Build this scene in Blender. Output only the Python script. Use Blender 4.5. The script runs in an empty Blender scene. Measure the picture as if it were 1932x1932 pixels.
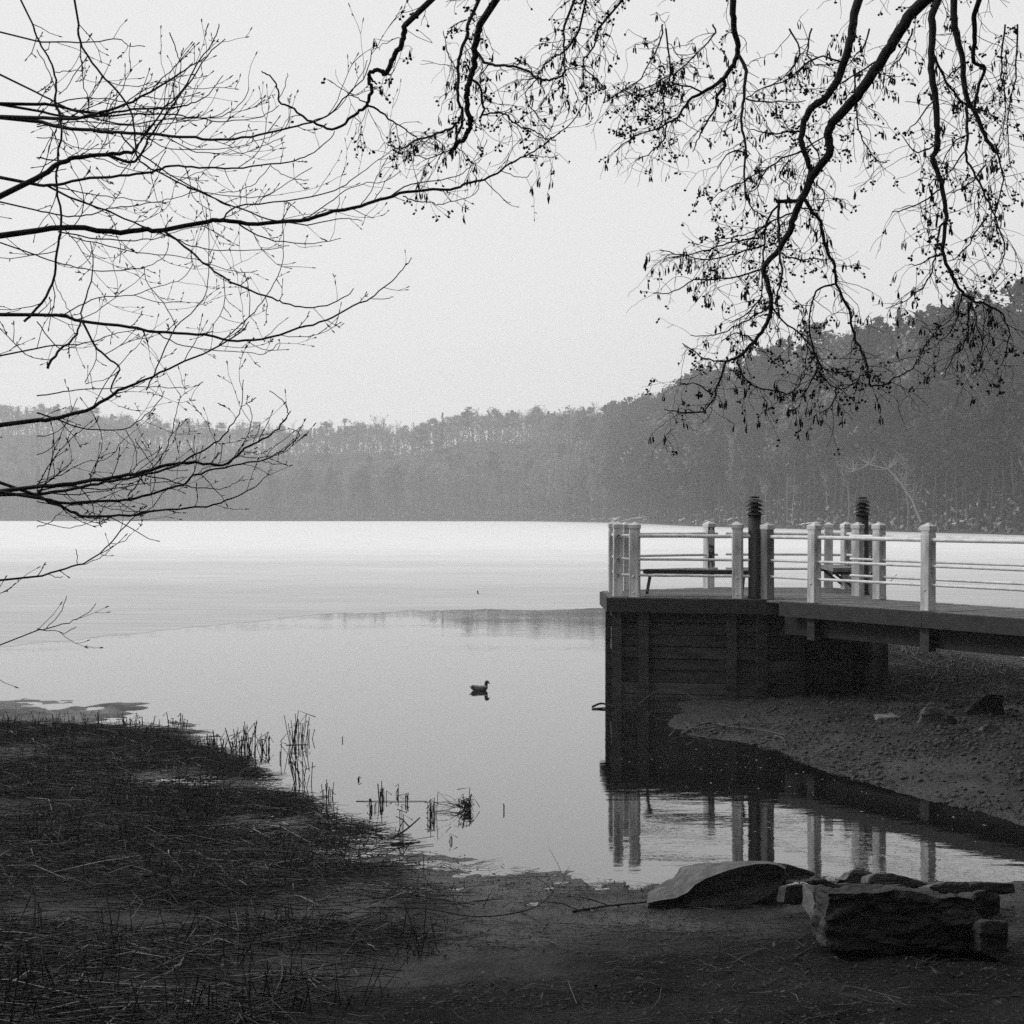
import bpy, math, random
import numpy as np
from mathutils import Vector, Matrix

random.seed(7); rng = np.random.default_rng(7)
sc = bpy.context.scene
# ------------------------------------------------------------------ camera / world / sun / exposure
F, CX, YH, H = 2609.0, 966.0, 969.0, 3.106      # focal length and horizon measured in the photo, eye height above the water
cam_d = bpy.data.cameras.new('camera'); cam = bpy.data.objects.new('camera', cam_d); sc.collection.objects.link(cam)
cam.location = (0, 0, H); cam.rotation_euler = (math.radians(90), 0, 0)
cam_d.sensor_width = 36; cam_d.lens = 36*F/1932; cam_d.shift_y = -(966-YH)/1932
cam_d.clip_start = 0.05; cam_d.clip_end = 5000; sc.camera = cam

SUN_DIR = Vector((-0.82, 0.22, 0.60)).normalized()
SUN_EL = math.asin(SUN_DIR.z); SUN_AZ = math.atan2(SUN_DIR.x, SUN_DIR.y)
world = bpy.data.worlds.new('World'); sc.world = world; world.use_nodes = True
nt = world.node_tree; nt.nodes.clear()
wo = nt.nodes.new('ShaderNodeOutputWorld'); bg = nt.nodes.new('ShaderNodeBackground')
sky = nt.nodes.new('ShaderNodeTexSky'); sky.sky_type = 'NISHITA'; sky.sun_disc = False
sky.sun_elevation = SUN_EL; sky.sun_rotation = SUN_AZ; sky.dust_density = 4.0; sky.air_density = 1.5
bw = nt.nodes.new('ShaderNodeRGBToBW'); mix = nt.nodes.new('ShaderNodeMix'); mix.data_type = 'RGBA'
mix.inputs[0].default_value = 0.93                                  # an even overcast layer over the clear sky
mix.inputs[7].default_value = (8.75, 8.75, 8.75, 1)
nt.links.new(sky.outputs[0], bw.inputs[0]); nt.links.new(bw.outputs[0], mix.inputs[6])
nt.links.new(mix.outputs[2], bg.inputs[0]); bg.inputs[1].default_value = 0.10
nt.links.new(bg.outputs[0], wo.inputs[0])
sun_d = bpy.data.lights.new('sun', 'SUN'); sun_d.energy = 1.5; sun_d.angle = math.radians(14); sun_d.color = (1, 1, 1)
sun = bpy.data.objects.new('sun', sun_d); sc.collection.objects.link(sun)
sun.rotation_euler = SUN_DIR.to_track_quat('Z', 'Y').to_euler(); sun.location = (-20, 10, 30)
sc.view_settings.view_transform = 'Standard'; sc.view_settings.look = 'None'
sc.view_settings.exposure = 0.0; sc.view_settings.gamma = 1.0
sc.render.engine = 'CYCLES'; sc.cycles.use_denoising = False
sc.cycles.volume_bounces = 1; sc.cycles.max_bounces = 6; sc.cycles.diffuse_bounces = 2; sc.cycles.glossy_bounces = 2

# ------------------------------------------------------------------ helpers
col = sc.collection
def W(px, py, d): return Vector(((px-CX)/F*d, d, H-(py-YH)/F*d))
def G(px, py, z=0.0):
    d = F*(H-z)/(py-YH); return ((px-CX)/F*d, d)
def tag(o, label=None, cat=None, group=None, kind=None):
    if label: o['label'] = label
    if cat: o['category'] = cat
    if group: o['group'] = group
    if kind: o['kind'] = kind
    return o
def empty(name, loc=(0, 0, 0), parent=None):
    o = bpy.data.objects.new(name, None); col.objects.link(o); o.location = loc; o.parent = parent
    o.empty_display_size = 0.2; return o
def link(name, me, parent=None, mat=None, smooth=False):
    o = bpy.data.objects.new(name, me); col.objects.link(o); o.parent = parent
    if mat is not None and not me.materials: me.materials.append(mat)
    if smooth: me.polygons.foreach_set('use_smooth', np.ones(len(me.polygons), dtype=bool))
    return o
def np_mesh(name, V, Q, tone=None):
    """V (n,3), Q (m,k) -> mesh; optional per-vertex tone"""
    V = np.asarray(V, dtype=np.float32); Q = np.asarray(Q, dtype=np.int32); k = Q.shape[1]
    me = bpy.data.meshes.new(name)
    me.vertices.add(len(V)); me.vertices.foreach_set('co', V.ravel())
    me.loops.add(Q.size); me.loops.foreach_set('vertex_index', Q.ravel())
    me.polygons.add(len(Q)); me.polygons.foreach_set('loop_start', np.arange(0, Q.size, k, dtype=np.int32))
    me.polygons.foreach_set('loop_total', np.full(len(Q), k, dtype=np.int32))
    if tone is not None:
        a = me.attributes.new('tone', 'FLOAT', 'POINT'); a.data.foreach_set('value', np.asarray(tone, dtype=np.float32))
    me.update(calc_edges=True); me.validate(); return me
class MB:
    def __init__(s): s.v = []; s.f = []; s.t = []
    def tube(s, pts, rad, n=5, cap=True, tone=0.5):
        pts = [Vector(p) for p in pts]; b0 = len(s.v); m = len(pts)
        t = (pts[1]-pts[0]).normalized(); u = t.orthogonal().normalized()
        for i, p in enumerate(pts):
            tt = (pts[min(i+1, m-1)]-pts[max(i-1, 0)])
            tt = tt.normalized() if tt.length > 1e-9 else t
            u = u-tt*u.dot(tt)
            u = u.normalized() if u.length > 1e-6 else tt.orthogonal().normalized()
            w = tt.cross(u); r = rad[i] if hasattr(rad, '__len__') else rad
            for k in range(n):
                a = 2*math.pi*k/n; s.v.append(p+u*(r*math.cos(a))+w*(r*math.sin(a))); s.t.append(tone)
        for i in range(m-1):
            for k in range(n):
                a = b0+i*n+k; b = b0+i*n+(k+1) % n; s.f.append((a, b, b+n, a+n))
        if cap:
            s.f.append(tuple(b0+k for k in range(n))[::-1]); s.f.append(tuple(b0+(m-1)*n+k for k in range(n)))
    def box(s, c, size, yaw=0.0, tone=0.5):
        b = len(s.v); cs, sn = math.cos(yaw), math.sin(yaw)
        for dz in (-.5, .5):
            for dx, dy in ((-.5, -.5), (.5, -.5), (.5, .5), (-.5, .5)):
                x, y = dx*size[0], dy*size[1]
                s.v.append(Vector((c[0]+x*cs-y*sn, c[1]+x*sn+y*cs, c[2]+dz*size[2]))); s.t.append(tone)
        s.f += [(b+3, b+2, b+1, b), (b+4, b+5, b+6, b+7)]+[(b+i, b+(i+1) % 4, b+4+(i+1) % 4, b+4+i) for i in range(4)]
    def prism(s, poly, z0, z1, tone=0.5):
        b = len(s.v); n = len(poly)
        for z in (z0, z1):
            for p in poly: s.v.append(Vector((p[0], p[1], z))); s.t.append(tone)
        s.f += [tuple(b+i for i in range(n))[::-1], tuple(b+n+i for i in range(n))]
        s.f += [(b+i, b+(i+1) % n, b+n+(i+1) % n, b+n+i) for i in range(n)]
    def blob(s, c, rx, rz, n=6, m=4, axis=None, tone=0.5):
        c = Vector(c); ax = Vector(axis).normalized() if axis is not None else Vector((0, 0, 1))
        u = ax.orthogonal().normalized(); w = ax.cross(u); b = len(s.v)
        s.v.append(c-ax*rz); s.t.append(tone)
        for j in range(1, m):
            th = math.pi*j/m
            for k in range(n):
                a = 2*math.pi*k/n
                s.v.append(c-ax*(rz*math.cos(th))+(u*math.cos(a)+w*math.sin(a))*(rx*math.sin(th))); s.t.append(tone)
        s.v.append(c+ax*rz); s.t.append(tone); e = len(s.v)-1
        for k in range(n):
            s.f.append((b, b+1+(k+1) % n, b+1+k)); s.f.append((e, e-n+k, e-n+(k+1) % n))
        for j in range(m-2):
            for k in range(n):
                a = b+1+j*n+k; a2 = b+1+j*n+(k+1) % n; s.f.append((a, a2, a2+n, a+n))
    def lathe(s, prof, c, n=24, tone=0.5):
        b = len(s.v)
        for r, z in prof:
            for k in range(n):
                a = 2*math.pi*k/n; s.v.append(Vector((c[0]+r*math.cos(a), c[1]+r*math.sin(a), c[2]+z))); s.t.append(tone)
        for i in range(len(prof)-1):
            for k in range(n):
                p = b+i*n+k; q = b+i*n+(k+1) % n; s.f.append((p, q, q+n, p+n))
        s.f.append(tuple(b+k for k in range(n))[::-1]); e = b+(len(prof)-1)*n; s.f.append(tuple(e+k for k in range(n)))
    def mesh(s, name, origin=(0, 0, 0)):
        o = Vector(origin); me = bpy.data.meshes.new(name)
        me.from_pydata([tuple(v-o) for v in s.v], [], s.f); me.update()
        a = me.attributes.new('tone', 'FLOAT', 'POINT'); a.data.foreach_set('value', np.array(s.t, dtype=np.float32)); return me
    def build(s, name, mat, parent=None, smooth=False, kind=None, loc=None):
        me = s.mesh(name, loc or (0, 0, 0)); o = link(name, me, parent, mat, smooth)
        if loc is not None: o.location = loc
        if kind: o['kind'] = kind
        return o

# --- value noise (numpy, 2D)
def _h(ix, iy, seed):
    n = (ix.astype(np.int64)*374761393+iy.astype(np.int64)*668265263+seed*144269) & 0x7fffffff
    n = ((n ^ (n >> 13))*1274126177) & 0x7fffffff
    return ((n ^ (n >> 16)) & 0xffff)/65535.0
def vnoise(x, y, seed=0):
    ix = np.floor(x); iy = np.floor(y); fx = x-ix; fy = y-iy
    fx = fx*fx*(3-2*fx); fy = fy*fy*(3-2*fy)
    a = _h(ix, iy, seed); b = _h(ix+1, iy, seed); c = _h(ix, iy+1, seed); d = _h(ix+1, iy+1, seed)
    return (a*(1-fx)+b*fx)*(1-fy)+(c*(1-fx)+d*fx)*fy-0.5
def fbm(x, y, oct=4, seed=0):
    r = 0; a = 1.0; f = 1.0
    for i in range(oct): r = r+a*vnoise(x*f+17.3*i, y*f-9.1*i, seed+i); a *= .5; f *= 2.03
    return r
def sdf(x, y, poly):
    """positive inside"""
    d2 = np.full(x.shape, 1e12); ins = np.zeros(x.shape, dtype=bool); n = len(poly)
    for i in range(n):
        ax, ay = poly[i]; bx, by = poly[(i+1) % n]; ex, ey = bx-ax, by-ay
        t = np.clip(((x-ax)*ex+(y-ay)*ey)/(ex*ex+ey*ey+1e-12), 0, 1)
        d2 = np.minimum(d2, (x-ax-t*ex)**2+(y-ay-t*ey)**2)
        c = ((ay > y) != (by > y)) & (x < ex*(y-ay)/(ey if abs(ey) > 1e-12 else 1e-12)+ax); ins ^= c
    d = np.sqrt(d2); return np.where(ins, d, -d)
def sstep(a, b, x):
    t = np.clip((x-a)/(b-a), 0, 1); return t*t*(3-2*t)

# ------------------------------------------------------------------ materials (grey: the photograph is black and white)
def mk(name, lo, hi, scale=8.0, rough=0.8, bump=0.0, bscale=40.0, stretch=(1, 1, 1), detail=6.0, attr=False, spec=0.5, bdist=0.01, rough2=None, coords='Object'):
    m = bpy.data.materials.new(name); m.use_nodes = True; t = m.node_tree; N = t.nodes; L = t.links
    p = N['Principled BSDF']; tc = N.new('ShaderNodeTexCoord'); mp = N.new('ShaderNodeMapping'); mp.inputs['Scale'].default_value = stretch
    L.new(tc.outputs[coords], mp.inputs[0])
    n1 = N.new('ShaderNodeTexNoise'); n1.inputs['Scale'].default_value = scale; n1.inputs['Detail'].default_value = detail
    L.new(mp.outputs[0], n1.inputs[0])
    mr = N.new('ShaderNodeMapRange'); mr.inputs[1].default_value = .3; mr.inputs[2].default_value = .7
    mr.inputs[3].default_value = lo; mr.inputs[4].default_value = hi
    L.new(n1.outputs[0], mr.inputs[0]); out = mr.outputs[0]
    if attr:
        at = N.new('ShaderNodeAttribute'); at.attribute_name = 'tone'
        mu = N.new('ShaderNodeMath'); mu.operation = 'MULTIPLY'; L.new(out, mu.inputs[0]); L.new(at.outputs['Fac'], mu.inputs[1]); out = mu.outputs[0]
    L.new(out, p.inputs['Base Color'])
    p.inputs['Roughness'].default_value = rough; p.inputs['Specular IOR Level'].default_value = spec
    if rough2 is not None:
        r2 = N.new('ShaderNodeMapRange'); r2.inputs[1].default_value = .35; r2.inputs[2].default_value = .65
        r2.inputs[3].default_value = rough; r2.inputs[4].default_value = rough2
        L.new(n1.outputs[0], r2.inputs[0]); L.new(r2.outputs[0], p.inputs['Roughness'])
    if bump > 0:
        n2 = N.new('ShaderNodeTexNoise'); n2.inputs['Scale'].default_value = bscale; n2.inputs['Detail'].default_value = 5
        L.new(mp.outputs[0], n2.inputs[0]); b = N.new('ShaderNodeBump'); b.inputs['Strength'].default_value = bump; b.inputs['Distance'].default_value = bdist
        L.new(n2.outputs[0], b.inputs['Height']); L.new(b.outputs[0], p.inputs['Normal'])
    return m
M = {}
M['bark'] = mk('dark_bark', .012, .035, 30, .9, .6, 90, (1, 1, .4))
M['twig'] = mk('dark_twig', .012, .022, 20, .9)
M['cone'] = mk('alder_cone', .008, .016, 60, .95)
M['mud_litter'] = mk('reed_straw', .7, 1.2, 12, .85, attr=True)
M['reed'] = mk('dead_reed', .015, .035, 15, .9)
M['paint'] = mk('worn_white_paint', .30, .84, 7, .65, .4, 60, (1, 1, .22), detail=9, bdist=.006)
M['paintd'] = mk('grimy_grey_paint', .07, .26, 7, .7, .4, 60, (1, 1, .22), detail=9, bdist=.006)
M['rail'] = mk('white_pipe_paint', .55, .82, 6, .45, .15, 50, bdist=.003)
M['plank'] = mk('weathered_deck_board', .09, .20, 9, .85, .4, 60, (1, 1, 1), bdist=.004)
M['fascia'] = mk('dark_fascia_paint', .018, .035, 7, .8, .25, 50)
M['timber'] = mk('damp_dark_timber', .012, .055, 4, .85, .5, 40, (.6, .6, 2.5))
M['timber2'] = mk('paler_damp_timber', .03, .10, 4, .85, .5, 40, (.6, .6, 2.5))
M['beam'] = mk('beam_timber', .008, .02, 5, .9)
M['lamp'] = mk('black_lamp_metal', .012, .022, 10, .65)
M['bench'] = mk('dark_bench_wood', .02, .04, 8, .8)
M['benchtop'] = mk('pale_bench_wood', .12, .25, 8, .8)
M['graffiti'] = mk('black_spray', .015, .03, 20, .7)
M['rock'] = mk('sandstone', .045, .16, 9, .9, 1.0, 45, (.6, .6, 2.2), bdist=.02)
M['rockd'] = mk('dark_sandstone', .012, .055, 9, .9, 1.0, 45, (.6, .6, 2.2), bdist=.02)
M['rockp'] = mk('pale_stone', .10, .19, 9, .9, .4, 40)
M['drift'] = mk('grey_driftwood', .04, .10, 14, .85)
M['leafdry'] = mk('pale_dead_leaf', .12, .22, 25, .8)
M['duck'] = mk('duck_plumage', .8, 1.15, 60, .6, attr=True)
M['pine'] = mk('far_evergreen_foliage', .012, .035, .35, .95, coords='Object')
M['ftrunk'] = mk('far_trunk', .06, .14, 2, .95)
M['ftwig'] = mk('far_bare_twigs', .15, .28, .5, .95)  # tone raised so the twigs carry part of the mist's paleness
M['oakc'] = mk('far_oak_crown', .09, .17, .5, .95)  # crown colour paled too, in place of some far mist
M['pale'] = mk('pale_trunk', .14, .26, 3, .9)
M['ptrunk'] = mk('dark_pine_trunk', .02, .05, 2, .95)
M['hill'] = mk('forest_floor', .02, .05, .2, .95)

def ground_mat():
    m = bpy.data.materials.new('wet_mud_and_sand'); m.use_nodes = True; t = m.node_tree; N = t.nodes; L = t.links
    p = N['Principled BSDF']; ge = N.new('ShaderNodeNewGeometry'); se = N.new('ShaderNodeSeparateXYZ'); L.new(ge.outputs['Position'], se.inputs[0])
    a = N.new('ShaderNodeTexNoise'); a.inputs['Scale'].default_value = 1.1; a.inputs['Detail'].default_value = 7; L.new(ge.outputs['Position'], a.inputs[0])
    b = N.new('ShaderNodeTexNoise'); b.inputs['Scale'].default_value = 30; b.inputs['Detail'].default_value = 9; b.inputs['Roughness'].default_value = .68; L.new(ge.outputs['Position'], b.inputs[0])
    c1 = N.new('ShaderNodeMapRange'); c1.inputs[1].default_value = .35; c1.inputs[2].default_value = .65; c1.inputs[3].default_value = .013; c1.inputs[4].default_value = .034; L.new(a.outputs[0], c1.inputs[0])
    c2 = N.new('ShaderNodeMapRange'); c2.inputs[1].default_value = .3; c2.inputs[2].default_value = .75; c2.inputs[3].default_value = .35; c2.inputs[4].default_value = 2.3; L.new(b.outputs[0], c2.inputs[0])
    mu = N.new('ShaderNodeMath'); mu.operation = 'MULTIPLY'; L.new(c1.outputs[0], mu.inputs[0]); L.new(c2.outputs[0], mu.inputs[1])
    L.new(mu.outputs[0], p.inputs['Base Color'])
    # wet and glossier near the waterline
    ad = N.new('ShaderNodeMath'); ad.operation = 'MULTIPLY_ADD'; L.new(a.outputs[0], ad.inputs[0]); ad.inputs[1].default_value = -.25; L.new(se.outputs[2], ad.inputs[2])
    r = N.new('ShaderNodeMapRange'); r.inputs[1].default_value = -.12; r.inputs[2].default_value = .10; r.inputs[3].default_value = .30; r.inputs[4].default_value = .95; L.new(ad.outputs[0], r.inputs[0])
    L.new(r.outputs[0], p.inputs['Roughness'])
    sp = N.new('ShaderNodeMapRange'); sp.inputs[1].default_value = -.12; sp.inputs[2].default_value = .10; sp.inputs[3].default_value = .5; sp.inputs[4].default_value = .05; L.new(ad.outputs[0], sp.inputs[0])
    L.new(sp.outputs[0], p.inputs['Specular IOR Level'])
    bp = N.new('ShaderNodeBump'); bp.inputs['Strength'].default_value = .9; bp.inputs['Distance'].default_value = .05
    L.new(b.outputs[0], bp.inputs['Height']); L.new(bp.outputs[0], p.inputs['Normal']); return m
M['ground'] = ground_mat()
def water_mat():
    m = bpy.data.materials.new('lake_water'); m.use_nodes = True; t = m.node_tree; N = t.nodes; L = t.links
    N.remove(N['Principled BSDF']); df = N.new('ShaderNodeBsdfDiffuse'); df.inputs['Color'].default_value = (.010, .010, .010, 1)
    gl = N.new('ShaderNodeBsdfGlossy'); gl.inputs['Roughness'].default_value = .012; gl.inputs['Color'].default_value = (.98, .98, .98, 1)
    fr = N.new('ShaderNodeFresnel'); fr.inputs['IOR'].default_value = 1.40; pw = N.new('ShaderNodeMath'); pw.operation = 'POWER'; pw.inputs[1].default_value = .62
    ms = N.new('ShaderNodeMixShader'); L.new(fr.outputs[0], pw.inputs[0]); L.new(pw.outputs[0], ms.inputs[0]); L.new(df.outputs[0], ms.inputs[1]); L.new(gl.outputs[0], ms.inputs[2])
    L.new(ms.outputs[0], N['Material Output'].inputs['Surface'])
    ge = N.new('ShaderNodeNewGeometry'); mp = N.new('ShaderNodeMapping'); mp.inputs['Scale'].default_value = (.5, 1.4, 1); L.new(ge.outputs['Position'], mp.inputs[0])
    a = N.new('ShaderNodeTexNoise'); a.inputs['Scale'].default_value = 4.0; a.inputs['Detail'].default_value = 4; L.new(mp.outputs[0], a.inputs[0])
    # calm and ruffled patches
    c = N.new('ShaderNodeTexNoise'); c.inputs['Scale'].default_value = .35; c.inputs['Detail'].default_value = 3; L.new(mp.outputs[0], c.inputs[0])
    r = N.new('ShaderNodeMapRange'); r.inputs[1].default_value = .4; r.inputs[2].default_value = .65; r.inputs[3].default_value = .010; r.inputs[4].default_value = .045; L.new(c.outputs[0], r.inputs[0])
    bp = N.new('ShaderNodeBump'); bp.inputs['Distance'].default_value = .05; L.new(r.outputs[0], bp.inputs['Strength'])
    L.new(a.outputs[0], bp.inputs['Height']); L.new(bp.outputs[0], gl.inputs['Normal']); return m
M['water'] = water_mat()
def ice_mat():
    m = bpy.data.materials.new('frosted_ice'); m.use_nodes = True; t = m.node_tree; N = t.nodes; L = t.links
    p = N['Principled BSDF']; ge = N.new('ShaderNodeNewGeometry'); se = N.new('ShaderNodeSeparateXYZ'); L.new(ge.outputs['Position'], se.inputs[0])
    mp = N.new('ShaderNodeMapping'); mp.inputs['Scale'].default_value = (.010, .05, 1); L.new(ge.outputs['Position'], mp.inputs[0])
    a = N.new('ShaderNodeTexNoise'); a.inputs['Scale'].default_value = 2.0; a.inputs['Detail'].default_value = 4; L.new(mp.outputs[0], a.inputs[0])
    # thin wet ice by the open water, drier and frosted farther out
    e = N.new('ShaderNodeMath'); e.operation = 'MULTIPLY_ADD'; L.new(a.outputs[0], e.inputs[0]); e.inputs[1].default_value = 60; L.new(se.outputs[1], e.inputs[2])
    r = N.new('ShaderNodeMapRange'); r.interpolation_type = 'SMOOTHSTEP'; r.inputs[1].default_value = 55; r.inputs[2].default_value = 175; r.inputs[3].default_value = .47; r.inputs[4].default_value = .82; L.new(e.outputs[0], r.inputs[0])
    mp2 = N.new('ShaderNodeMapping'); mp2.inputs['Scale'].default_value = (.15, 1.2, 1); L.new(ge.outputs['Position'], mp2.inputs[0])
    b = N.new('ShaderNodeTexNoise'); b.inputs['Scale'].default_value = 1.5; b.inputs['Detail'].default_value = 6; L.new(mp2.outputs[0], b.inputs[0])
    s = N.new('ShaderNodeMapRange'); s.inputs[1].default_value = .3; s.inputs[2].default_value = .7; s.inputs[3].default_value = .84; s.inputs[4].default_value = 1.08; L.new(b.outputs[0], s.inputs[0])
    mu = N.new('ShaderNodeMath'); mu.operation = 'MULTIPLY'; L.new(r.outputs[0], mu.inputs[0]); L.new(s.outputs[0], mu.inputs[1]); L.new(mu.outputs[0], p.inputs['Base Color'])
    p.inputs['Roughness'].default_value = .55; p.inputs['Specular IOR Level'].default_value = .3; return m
M['ice'] = ice_mat()

# ------------------------------------------------------------------ ground, water, ice
near_px = [(-400, 1322), (60, 1322), (150, 1319), (215, 1321), (272, 1328), (238, 1340), (190, 1352), (215, 1364), (330, 1370), (375, 1392), (392, 1408),
           (360, 1422), (300, 1430), (320, 1438), (400, 1444), (462, 1458), (505, 1480), (560, 1500), (596, 1524), (650, 1535), (700, 1546), (742, 1574), (735, 1588), (800, 1598),
           (872, 1610), (905, 1622), (960, 1632), (990, 1641), (1050, 1648), (1110, 1656), (1180, 1658), (1240, 1668), (1300, 1662), (1380, 1655),
           (1480, 1652), (1600, 1656), (1720, 1662), (1800, 1664), (1900, 1668), (2040, 1664), (2120, 1640)]
NEAR = [(-90.0, 26.0)]+[G(*p) for p in near_px]+[(9.5, 13.5), (12.0, 17.5), (90, 20), (90, -80), (-90, -80)]
mud_px = [(1268, 1372), (1300, 1384), (1340, 1392), (1400, 1402), (1460, 1420), (1540, 1450), (1640, 1478), (1740, 1508), (1860, 1537), (2000, 1575)]
mud_px2 = [(2300, 1285), (2000, 1275), (1860, 1263), (1790, 1243), (1700, 1227), (1640, 1222), (1560, 1250), (1480, 1290), (1290, 1325)]
MUD = [G(*p) for p in mud_px]+[(12.5, 17.0), (90, 17), (90, 45), (16, 28)]+[G(*p) for p in mud_px2]
REED = [G(*p) for p in [(-600, 1345), (72, 1368), (325, 1374), (380, 1408), (450, 1456), (585, 1530), (705, 1578), (735, 1602), (800, 1665), (880, 1715), (840, 1780), (780, 1860), (650, 1990), (300, 2300), (-600, 2500)]]
def hfun(x, y, fine=True):
    x = np.asarray(x, dtype=float); y = np.asarray(y, dtype=float)
    a = sdf(x, y, NEAR); b = sdf(x, y, MUD)
    wob = fbm(x*.9, y*.9, 3, 5)*.5; a2 = a+wob*.30+fbm(x*2.2, y*3.4, 4, 41)*(.3+.45*sstep(.3, -2.0, x))*sstep(3.5, .2, np.abs(a)); b2 = b+wob*.25
    s1 = 1+3.0*sstep(2.0, -4.0, x); za = np.where(a2 > 0, .022*np.minimum(a2, s1)+.135*np.maximum(a2-s1, 0), .16*np.maximum(a2, -4)); za = np.minimum(za, 1.55+.02*np.maximum(a2-13, 0))
    zb = np.where(b2 > 0, .05*np.minimum(b2, 2)+.01*np.maximum(np.minimum(b2, 8)-2, 0), .16*np.maximum(b2, -4))
    zb = zb + .3*sstep(9.5, 14, x)*np.maximum(np.minimum(b2, 5), 0)
    z = np.maximum(za, zb)
    land = sstep(-.1, 1.2, np.maximum(a, b))
    lf = sstep(.3, -2.0, x); z = z+fbm(x*1.3, y*1.3, 4, 11)*(.06+.05*lf)*(.25+.3*lf+.45*land)
    if fine:
        mudm = sstep(-.2, .4, b)
        z = z+fbm(x*7, y*7, 3, 23)*(.022+.035*mudm)*(.3+.7*land)+fbm(x*24, y*24, 2, 31)*.008*(.4+land)
    return z
def gh(x, y): return float(hfun(np.array([x]), np.array([y]))[0])
def GI(px, py, dz=0.0):
    """point of the ground seen at (px, py) in the photo"""
    ds = np.linspace(4.2, 60, 1400); xs = (px-CX)/F*ds; zr = H-(py-YH)/F*ds; zz = np.maximum(hfun(xs, ds, False), 0)
    k = int(np.argmax(zr <= zz)); return Vector((xs[k], ds[k], zz[k]+dz))
def grid(name, xs, ys, zf, mat):
    X, Y = np.meshgrid(xs, ys); Z = zf(X, Y); V = np.stack([X.ravel(), Y.ravel(), Z.ravel()], 1)
    nx, ny = len(xs), len(ys); i = np.arange(nx-1)[None, :]+nx*np.arange(ny-1)[:, None]; i = i.ravel()
    Q = np.stack([i, i+1, i+1+nx, i+nx], 1); return link(name, np_mesh(name, V, Q), None, mat, True)
tag(grid('ground', np.arange(-10, 13.01, .057), np.arange(2.5, 33.01, .057), lambda x, y: hfun(x, y), M['ground']), kind='structure')
def coarse(x, y):
    z = hfun(x, y, False); m = np.minimum(np.minimum(x+10, 13-x), np.minimum(y-2.5, 33-y))
    return z-.35*sstep(0, 1.2, m)-.012
tag(grid('bank_ground', np.arange(-88, 88.1, .8), np.arange(-78, 60.1, .8), coarse, M['ground']), kind='structure')
wm = np_mesh('lake', [(-600, -90, 0), (600, -90, 0), (600, 890, 0), (-600, 890, 0)], [(0, 1, 2, 3)])
tag(link('lake_water', wm, None, M['water']), kind='structure')

shore_px = [(-900, 982.5), (500, 983), (1000, 983.5), (1150, 986), (1230, 989), (1313, 993), (1500, 998), (1680, 1003), (1860, 1007.5), (2050, 1014), (2300, 1026), (2600, 1045)]
def shore_d(px):
    y = np.interp(px, [p[0] for p in shore_px], [p[1] for p in shore_px]); return F*H/(y-YH)
edge_px = [(-700, 1262), (-300, 1240), (72, 1214), (180, 1203), (300, 1190), (420, 1176), (520, 1167), (650, 1158), (760, 1153), (870, 1151), (1000, 1149), (1147, 1149), (1300, 1162), (1500, 1185), (1650, 1208), (1800, 1226), (2000, 1250), (2300, 1275)]
pts = []
ex = np.linspace(-700, 2300, 900); ey = np.interp(ex, [p[0] for p in edge_px], [p[1] for p in edge_px])
ey = ey+fbm(ex/70, ex*0, 5, 3)*4.0+fbm(ex/9, ex*0+3, 3, 8)*.8
P_edge = [G(a, b) for a, b in zip(ex, ey)]
sx = np.linspace(2600, -900, 120); P_far = [((p-CX)/F*(shore_d(p)+1.5), shore_d(p)+1.5) for p in sx]
poly = P_edge+P_far
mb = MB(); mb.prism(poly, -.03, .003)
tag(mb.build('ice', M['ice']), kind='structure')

# far land: one terrain strip behind the shoreline, rising into the hill on the right
sk_px = [(-900, 770), (72, 762), (140, 768), (250, 788), (420, 800), (600, 800), (700, 796), (780, 800), (840, 786), (880, 774), (960, 776), (1060, 772), (1140, 772), (1200, 758), (1270, 732), (1330, 698), (1400, 678), (1500, 648), (1580, 618), (1700, 602), (1800, 574), (1860, 560), (2050, 530), (2600, 480)]
def skyline(px): return np.interp(px, [p[0] for p in sk_px], [p[1] for p in sk_px])
def smax(px): return np.interp(px, [-900, 900, 1200, 1500, 2600], [170, 165, 120, 60, 60])
def far_z(px, s):
    d = shore_d(px); S_ = smax(px); zt = H+(YH-skyline(px))/F*(d+S_*.95); hm = np.maximum(0.6, zt-np.interp(px, [1150, 1500], [16.5, 23.0]))
    return .25+hm*sstep(-.02*S_, S_, s)*(s > 0)
pxs = np.linspace(-900, 2300, 240); ss = np.concatenate([[-3, .05, 1.5], np.linspace(4, 170, 36), [200, 260]])
PX, S = np.meshgrid(pxs, ss); D = shore_d(PX)+S
Zf = np.where(S < 0, -.6, far_z(PX, S)+fbm(PX/40, S/6, 3, 9)*.5); Vf = np.stack([((PX-CX)/F*D).ravel(), D.ravel(), Zf.ravel()], 1)
nx, ny = len(pxs), len(ss); i = (np.arange(nx-1)[None, :]+nx*np.arange(ny-1)[:, None]).ravel()
tag(link('far_hill', np_mesh('far_hill', Vf, np.stack([i, i+1, i+1+nx, i+nx], 1)), None, M['hill'], True), kind='structure')

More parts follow.
